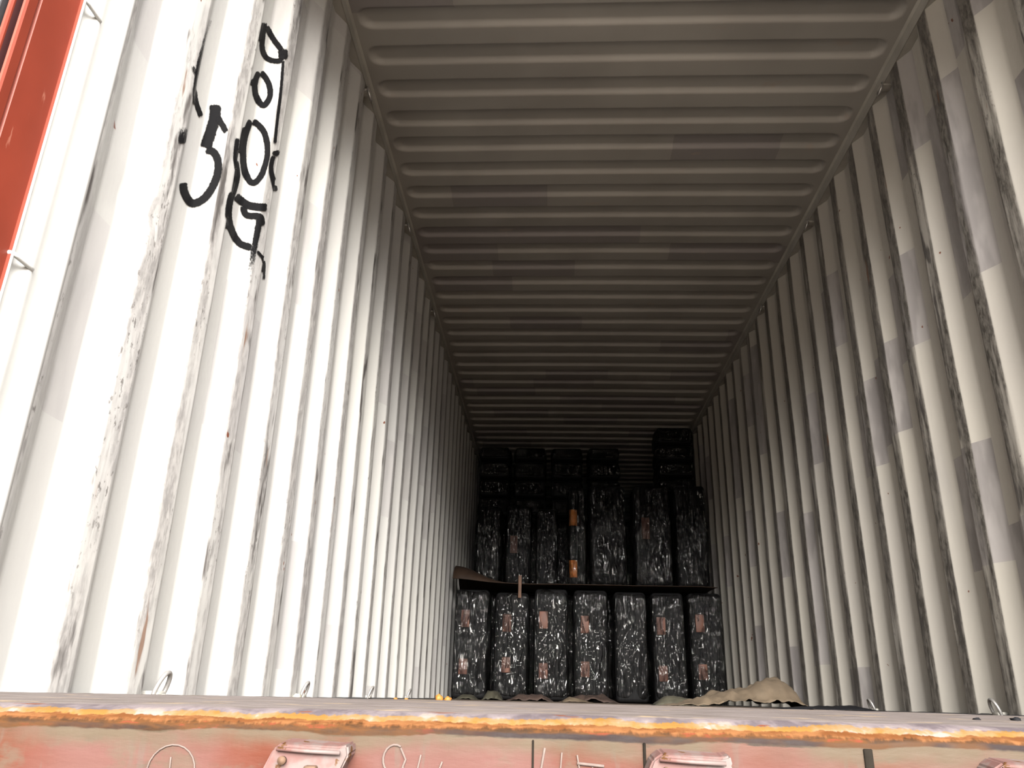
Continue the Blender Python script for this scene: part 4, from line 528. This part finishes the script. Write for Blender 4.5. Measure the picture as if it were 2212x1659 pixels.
# ------------------------------------------------------------------ film wrapped bundles
def film_mesh(w, h, d, seed, rough=1., nx=22, nh=36, nd=5):
    """crumpled bag around a box: front and back, sides, top; origin at the bottom centre of the front face, +y inwards"""
    rr_ = random.Random(seed*17+3)
    lines = [(rr_.uniform(-.4, .4)*w, rr_.uniform(.05, .95)*h, rr_.gauss(0, .38) if h > w else rr_.gauss(1.4, .5), rr_.choice((.006, .009, -.006)), rr_.uniform(.009, .02)) for _ in range(11)]
    bm = bmesh.new()
    def shape(x, y, z):                                     # x in [-w/2,w/2], y in [0,d], z in [0,h]
        p = Vector((x, y, z)); c = Vector((0, d/2, h/2))
        u, v, t = x/(w/2), (y-d/2)/(d/2), (z-h/2)/(h/2)
        r = .03
        # soften the corners
        ex, ey, ez = max(0, abs(u)-.72)/.28, max(0, abs(v)-.9)/.1, max(0, abs(t)-.9)/.1
        p.x -= math.copysign(r*.55*(ey*ey+ez*ez)*min(1, abs(u)), u); p.y -= math.copysign(r*.55*(ex*ex+ez*ez), v) if abs(v) > .5 else 0; p.z -= math.copysign(r*.6*(ex*ex+ey*ey), t) if abs(t) > .5 else 0
        k = seed*7.3
        # pinched folds radiating and long pulls
        f = -.014+.015*nz(x*7+k, y*3, z*4.6)+.012*(.35-abs(nz(x*9+z*4+k, y*4, z*4+k)))+.006*(.3-abs(nz(x*22-z*11, y*6+k, z*7)))
        pull = .006*math.sin(z*7+seed)*(.5+.5*nz(k, z*3, 1))
        if abs(v) > .9:
            for (lx, lz, la, lh, lw) in lines: 
                dd = (x-lx)*math.cos(la)+(z-lz)*math.sin(la); tt = -(x-lx)*math.sin(la)+(z-lz)*math.cos(la)
                f += lh*math.exp(-(dd/lw)**2)*math.exp(-(tt/(.32*min(h, .6)))**2)
        dirn = Vector((u if abs(u) > .95 else 0, v if abs(v) > .95 else 0, t if abs(t) > .97 else 0))
        if dirn.length > 0: p += dirn.normalized()*f*rough
        p.x += pull*rough*.5
        if z < h*.03: p.z = max(p.z, .001)
        return p
    verts = {}
    def vert(i, j, k):
        key = (i, j, k)
        if key not in verts: verts[key] = bm.verts.new(shape(-w/2+w*i/nx, d*j/nd, h*k/nh))
        return verts[key]
    def face(*q): bm.faces.new([vert(*a) for a in q])
    for i in range(nx):
        for k in range(nh):
            face((i, 0, k), (i+1, 0, k), (i+1, 0, k+1), (i, 0, k+1)); face((i, nd, k), (i, nd, k+1), (i+1, nd, k+1), (i+1, nd, k))
        for j in range(nd):
            face((i, j, nh), (i+1, j, nh), (i+1, j+1, nh), (i, j+1, nh)); face((i, j, 0), (i, j+1, 0), (i+1, j+1, 0), (i+1, j, 0))
    for j in range(nd):
        for k in range(nh):
            face((0, j, k), (0, j, k+1), (0, j+1, k+1), (0, j+1, k)); face((nx, j, k), (nx, j+1, k), (nx, j+1, k+1), (nx, j, k+1))
    return bm
def bundle(x, y, z, w, h, d, seed, lab, grp, bands=(), tilt=0, dark=False, film_gap=.012, roll=True, rough=1.):
    t = thing('wrapped_bundle', lab, 'bundle', (x, y, z), 0, grp); t.rotation_euler = (0, tilt, 0)
    g = .022; bm = bmesh.new()
    if roll and h > w and w < .22:      # dark rolls standing on end beside a flat ribbed slab
        rw = (w-2*g)*.48
        add_tube(bm, [(-w/2+g+rw/2, g+rw/2, .006+ (h-.02)*q) for q in (0, .02, .5, .98, 1)], [rw/2*.9, rw/2, rw/2, rw/2, rw/2*.9], 20)
        add_box(bm, -w/2+g+rw+.004, w/2-g, g, d-g, .006, h-.02, bev=.02)
        add_box(bm, -w/2+g, -w/2+g+rw, g+rw*1.02, d-g, .006, h-.02, bev=.02)
    else:
        add_box(bm, -w/2+g, w/2-g, g, d-g, .006, h-.016, bev=min(.03, h*.2), seg=3)
    obj('filling', bm, M['core'], t)
    for (bz, bh, bright) in bands:
        rw = (w-2*g)*.48; bm = bmesh.new(); cx, cy_ = -w/2+g+rw/2, g+rw/2; rr = rw/2+.003
        if w > .22:
            cx = -w*.20+.012*(seed % 3); add_box(bm, cx-.036, cx+.036, g-.004, g+.01, bz, bz+bh, bev=.004)
            obj('orange_band', bm, M['dull_orange'], t); continue
        rows = []
        for q in range(13):
            a = math.pi*(1.05+.9*q/12); rows.append([bm.verts.new((cx+math.cos(a)*rr, cy_+math.sin(a)*rr, bz+bh*e)) for e in (0, .5, 1)])
        for q in range(12):
            for e in range(2): bm.faces.new((rows[q][e], rows[q+1][e], rows[q+1][e+1], rows[q][e+1]))
        o = obj('orange_band', bm, M['orange'] if bright else M['dull_orange'], t)
        sd = o.modifiers.new('s', 'SOLIDIFY'); sd.thickness = .002
    o = obj('plastic_wrap', film_mesh(w, h, d, seed, rough, nx=22, nh=40 if h > w else 10), M['film_dark'] if dark else M['film'], t)
    ss = o.modifiers.new('s', 'SUBSURF'); ss.levels = 1; ss.render_levels = 1
    return t
G1 = 'film wrapped bundles standing on the floor'
low = [  # x centre, width, height, seed, label, tilt
 (-.655, .325, .885, 1, 'black bundle in clear film against the left wall, leftmost of the floor row', .012),
 (-.315, .315, .865, 2, 'black film-wrapped bundle, second from left in the floor row, glint at mid height', .004),
 (.015, .315, .90, 3, 'film-wrapped bundle with brightest creases, third from left in the floor row', 0),
 (.345, .32, .895, 4, 'film-wrapped bundle with folds fanning from its foot, middle of the floor row', 0),
 (.672, .305, .885, 5, 'black film-wrapped bundle, third from right in the floor row, one long left glint', -.004),
 (.985, .305, .885, 6, 'black film-wrapped bundle, second from right in the floor row, smooth dull front', -.01),
 (1.30, .315, .89, 7, 'dark film-wrapped bundle by the right wall, rightmost of the floor row', -.012)]
for x, w_, h_, sd, lab, tl in low:
    b = ((.17+.02*(sd % 3), .12, False), (.53+.03*(sd % 2), .14, False)) if sd != 5 else ()
    bundle(x, 6.93+.03*nz(sd*3.1, 0, 0), .001, w_, h_, .42, sd, lab, G1, b, tl*.6)
G2 = 'film wrapped bundles of the upper layer'
BZ = .955
bundle(.255, 7.44, BZ, .19, .96, .42, 11, 'narrow black bundle with two bright orange bands, upper layer', G2, ((.10, .155, True), (.575, .15, True)), 0)
bundle(.535, 7.40, BZ, .37, .965, .42, 12, 'tall film-wrapped bundle right of the orange banded one, upper layer', G2, (), 0)
bundle(.945, 7.40, BZ, .38, .975, .42, 13, 'tall film-wrapped bundle in the middle of the three tall ones, upper layer', G2, ((.45, .2, False),), 0)
bundle(1.30, 7.40, BZ, .33, .975, .42, 14, 'tall film-wrapped bundle by the right wall, upper layer, glint near its foot', G2, (), 0)
G3 = 'shorter bundles at the left of the upper layer'
bundle(-.60, 7.86, BZ, .27, .86, .42, 21, 'shorter film-wrapped bundle next to the left wall, upper layer', G3)
bundle(-.31, 7.86, BZ, .27, .87, .42, 22, 'shorter film-wrapped bundle with a dull orange patch, upper layer', G3, ((.38, .17, False),))
bundle(-.03, 7.86, BZ, .24, .84, .42, 23, 'short dark bundle left of the orange banded one, upper layer', G3)
# platform of filling behind the front row: bundles of the floor layer further in
G4 = 'bundles stacked flat behind the upright ones'
cols = [(-.60, .36, 'leftmost'), (-.215, .37, 'second'), (.18, .37, 'third'), (.575, .37, 'fourth')]
for ci, (x, w_, nm) in enumerate(cols):
    z = 1.80; hs = [.215, .215, .185, .15][:4] if ci != 9 else []
    tot = .775-.02*ci*0
    levels = ('lowest', 'second lowest', 'second highest', 'topmost')
    for k in range(4):
        hh = (.205, .20, .20, .16)[k]-.004*((ci+k) % 3)
        bundle(x+.01*nz(ci, k, 2), 8.32+.03*nz(ci, k, 0), z, w_, hh, .5, 30+ci*5+k, 'black bundle lying flat, %s in the %s column of the back stack' % (levels[k], nm), G4, (), 0, True, roll=False)
        z += hh+.006
z = 1.945
for k in range(4):
    hh = (.16, .16, .17, .19)[k]
    bundle(1.255, 7.80, z, .40, hh, .5, 60+k, 'black bundle lying flat in the tall column by the right wall, %s' % (('lowest', 'second lowest', 'second highest', 'topmost'))[k], 'bundles of the tall column at the right wall', (), 0, True, roll=False)
    z += hh+.004
# what carries them: the bundles of the layers underneath, deeper in
G5 = 'bundles carrying the stacks from behind the front rows'
for k, x in enumerate((-.62, -.24, .14, .52, .90, 1.27)):
    bundle(x, 7.41, .001, .345, .92, .88, 70+k, 'black bundle in the second row, behind %s of the floor row' % ('the leftmost bundle', 'the second bundle', 'the third bundle', 'the middle bundle', 'the third bundle from right', 'the rightmost bundle')[k], G5, (), 0, True, roll=False, rough=.5)
    bundle(x, 8.32, .001, .345, 1.79, .5, 80+k, 'tall black bundle deep in the load, %s of six' % ('leftmost', 'second from left', 'third from left', 'third from right', 'second from right', 'rightmost')[k], G5, (), 0, True, roll=False, rough=.5)
bundle(1.255, 7.85, BZ, .40, .97, .42, 90, 'black bundle under the tall right-hand column', G5, (), 0, True, roll=False, rough=.5)

# ------------------------------------------------------------------ sheets, strips, papers and litter
def sheet(name, pts, mat, lab, cat, thick=.003, grp=None):
    o = grid_mesh(name, pts, mat); m = o.modifiers.new('s', 'SOLIDIFY'); m.thickness = thick; m.offset = 1
    return tag(o, lab, cat, grp)
pts = []
for i in range(31):
    x = XL+.03+i*(2.24/30); row = []
    for j in range(9):
        y = 6.97+j*.105
        z = .935+.012*nz(x*3, y*3, 2)+(.16*(1-sm(-.83, -.25, x))**1.3*sm(6.9, 7.15, y)*(1-sm(7.3, 7.6, y)) if x < -.25 else 0)-.012*(1-sm(6.95, 7.08, y))
        row.append((x, y+.02*nz(x*4, 0, 3), z))
    pts.append(row)
sheet('cardboard_sheet', pts, M['card'], 'dark brown cardboard sheet between the bundle layers, its left end curling up', 'cardboard', .005)
bm = bmesh.new(); add_box(bm, -.262, -.235, 6.885, 6.892, .80, .985, bev=.002); o = obj('paper_strip', bm, M['wood']); tag(o, 'thin tan strip hanging from the cardboard sheet over the floor row', 'strip')
def crumple(name, x0, x1, y0, y1, hfun, mat, lab, cat, seed, amp=.012, nx=36, ny=12, grp=None, er=4):
    pts = []
    for i in range(nx+1):
        u = i/nx; row = []
        for j in range(ny+1):
            v = j/ny; x = x0+(x1-x0)*u; y = y0+(y1-y0)*v
            e = min(1, 4*u, er*(1-u))
            z = hfun(u, v)*e+amp*(abs(nz(x*11+seed, y*9, seed))+.6*abs(nz(x*25, y*20+seed, seed)))*e
            row.append((x+.01*nz(u*6, v*6, seed), y+.02*nz(u*5, v*5, seed+3), .002+max(0, z)))
        pts.append(row)
    return sheet(name, pts, mat, lab, cat, .0015, grp)
crumple('kraft_paper', .50, 1.135, 3.75, 4.05, lambda u, v: (.014+.04*sm(.22, .42, u)+.055*sm(.45, .80, u)-.055*sm(.80, 1.0, u))*math.exp(-((v-.50)/.40)**2)*(1-.5*sm(.7, 1, v)), M['kraft'], 'crumpled tan kraft paper sheet lying by the right wall', 'paper', 1, .034, 60, 20, None, 14)
crumple('kraft_paper', .52, .78, 4.25, 4.45, lambda u, v: .05*math.sin(math.pi*v)*(1-.5*u), M['kraft_green'], 'small olive paper fold left of the big tan paper sheet', 'paper', 6, .012, 18, 8)
GP = 'torn paper pieces in front of the floor row'
crumple('packing_paper', -.68, -.52, 6.2, 6.4, lambda u, v: .03*math.sin(math.pi*v), M['kraft_green'], 'olive paper scrap in front of the leftmost bundle', 'paper', 2, .015, 14, 8, GP)
crumple('packing_paper', -.49, -.34, 6.25, 6.45, lambda u, v: .055*math.sin(math.pi*v), M['kraft_green'], 'folded grey-green paper scrap in front of the second bundle', 'paper', 3, .02, 16, 8, GP)
crumple('packing_paper', -.31, .03, 6.2, 6.45, lambda u, v: .045*math.sin(math.pi*v)*(.6+.4*u), M['kraft_dark'], 'dark brown crumpled paper in front of the third bundle', 'paper', 4, .025, 24, 10, GP)
crumple('packing_paper', .07, .50, 6.15, 6.40, lambda u, v: .045*math.sin(math.pi*v)*(.5+.5*u), M['kraft_dark'], 'brown twisted paper in front of the middle bundle', 'paper', 5, .03, 26, 10, GP)
crumple('kraft_paper', .09, .30, 5.9, 6.05, lambda u, v: .04*math.sin(math.pi*v)*(1-u), M['kraft'], 'pale torn paper tongue lying on the brown twisted paper', 'paper', 8, .012, 16, 8)
crumple('plastic_scrap', .95, 1.36, 3.55, 3.72, lambda u, v: .010*math.sin(math.pi*v), M['tarp'], 'black plastic scrap at the foot of the right wall', 'plastic', 9, .012, 20, 8)
def blob(name, x, y, z, r, mat, lab, cat, seed, grp=None, flat=.7):
    bm = bmesh.new(); bmesh.ops.create_icosphere(bm, subdivisions=2, radius=r)
    for v in bm.verts:
        k = 1+.45*nz(v.co.x/r*1.6+seed, v.co.y/r*1.6, v.co.z/r*1.6); v.co *= k; v.co.z *= flat
    o = obj(name, bm, mat); o.location = (x, y, z); return tag(o, lab, cat, grp)
GO = 'orange peel litter by the left wall'
blob('orange_peel', -.512, 4.0, .010, .019, M['leaf'], 'larger orange-yellow peel scrap near the left wall', 'litter', 1, GO, .9)
blob('orange_peel', -.470, 4.0, .006, .016, M['leaf'], 'second orange-yellow peel scrap right beside the larger one', 'litter', 4, GO, .8)
blob('orange_peel', -.715, 4.0, .003, .009, M['leaf'], 'tiny orange scrap farther left by the wall foot', 'litter', 7, GO, .6)
blob('orange_peel', -.665, 4.0, .003, .009, M['leaf'], 'tiny orange scrap between the wall foot and the larger peels', 'litter', 9, GO, .6)
blob('grit_lump', -.835, 1.83, .004, .010, M['grit'], 'pale grit lump at the foot of the nearest left ring', 'litter', 3, None, .5)
blob('grit_lump', -.845, 2.86, .007, .013, M['grit'], 'pale yellowish grit lump at the foot of the second left ring', 'litter', 5, None, .8)
random.seed(5)
for k, (x, y, r) in enumerate(((.505, 1.05, .0035), (.555, 1.06, .005), (.592, 1.04, .006), (.615, 1.035, .0055), (.652, 1.06, .0075), (.668, 1.05, .006), (.672, 1.0, .005), (.688, .995, .0065), (.70, 1.01, .006), (.725, .995, .0065), (.775, .99, .005), (.80, 1.0, .004))):
    blob('tar_crumb', x, y, .0078-(1.06-y)*.045, r*1.25, M['tarp'], 'black tar crumb on the sill, %s' % ('leftmost of all, tiny', 'second from the left', 'third from the left', 'just left of the middle pair', 'largest of the cluster', 'behind the largest one', 'front of the middle cluster', 'front edge, right of middle', 'right of the middle cluster', 'third from the right end', 'second from the right end', 'rightmost of all')[k], 'litter', k*3.1, 'black tar crumbs on the right part of the sill', .5)

# ------------------------------------------------------------------ locking brackets on the sill face
def bracket(x, lab, flip=1):
    t = thing('lock_bracket', lab, 'bracket', (x, .905, -.047), 0, 'pink painted lock brackets on the sill face')
    bm = bmesh.new()
    prof2 = [(-.042, -.030), (-.046, -.012), (-.036, .010), (-.026, .017), (.034, .014), (.042, .016), (.044, .006), (.036, -.010), (.030, -.030)]
    f = [bm.verts.new((px*flip, -.006+(.004 if abs(px) > .03 else 0), pz)) for px, pz in prof2]
    b = [bm.verts.new((px*flip*1.03, .028, pz+.003)) for px, pz in prof2]
    n = len(prof2)
    bm.faces.new(f if flip > 0 else f[::-1]); bm.faces.new(b[::-1] if flip > 0 else b)
    for i in range(n): bm.faces.new((f[i], b[i], b[(i+1) % n], f[(i+1) % n]))
    bmesh.ops.recalc_face_normals(bm, faces=bm.faces)
    bmesh.ops.bevel(bm, geom=list(bm.edges), offset=.0022, segments=2, affect='EDGES')
    obj('bracket_plate', bm, M['lug'], t, smooth=False)
    bm = bmesh.new(); add_box(bm, -.004*flip-.011 if flip < 0 else .0, .013, -.0105, .004, -.030, -.004, bev=.002); obj('rusty_notch', bm, M['rust'], t)
    bm = bmesh.new(); add_tube(bm, [(-.0235*flip, -.010, .0), (-.0235*flip, -.004, .0)], .0042, 12); obj('bolt', bm, M['rust'], t)
    bm = bmesh.new(); add_tube(bm, [(-.030*flip, -.0085, .011), (0, -.0085, .0095), (.036*flip, -.0075, .0085)], .0022, 8); obj('raised_rim', bm, M['lug'], t)
    return t
bracket(-.250, 'pink painted lock bracket on the sill face, left one'); bracket(.142, 'pink painted lock bracket on the sill face, right of the centre'); bracket(.478, 'pink painted lock bracket at the right end of the visible sill face')

# chalk scribbles on the sill face
def chalk(paths, lab):
    bm = bmesh.new()
    for pth, r in paths:
        P2 = [Vector((x, .9300, z)) for x, z in pth]; 
        full = []
        for a, b in zip(P2, P2[1:]):
            for q in range(4): full.append(a.lerp(b, q/4))
        full.append(P2[-1]); add_tube(bm, full, r, 6)
    o = obj('chalk_mark', bm, M['chalk'], sill); o['label'] = lab
def arc(cx, cz, rx, rz, a0, a1, n=14): return [(cx+rx*math.cos(math.radians(a0+(a1-a0)*i/n)), cz+rz*math.sin(math.radians(a0+(a1-a0)*i/n))) for i in range(n+1)]
chalk([(arc(-.402, -.063, .026, .026, 190, -30), .0009), ([(-.404, -.049), (-.403, -.064)], .0009)], 'pale chalk arch on the sill face')
chalk([(arc(-.163, -.045, .012, .014, 60, 330), .0012), ([(-.157, -.034), (-.151, -.045), (-.157, -.062)], .0012), ([(-.135, -.040), (-.139, -.060)], .001), ([(-.112, -.046), (-.118, -.062)], .001)], 'pale chalk scribble left of the sill centre')
chalk([([(-.004, -.030), (-.008, -.052), (-.014, -.062)], .0013), ([(.014, -.034), (.012, -.056)], .0009), ([(.030, -.044), (.058, -.046)], .0016), ([(.045, -.048), (.062, -.058), (.068, -.064)], .0013), ([(.030, -.036), (.034, -.060)], .0009)], 'pale chalk scribble right of the sill centre')
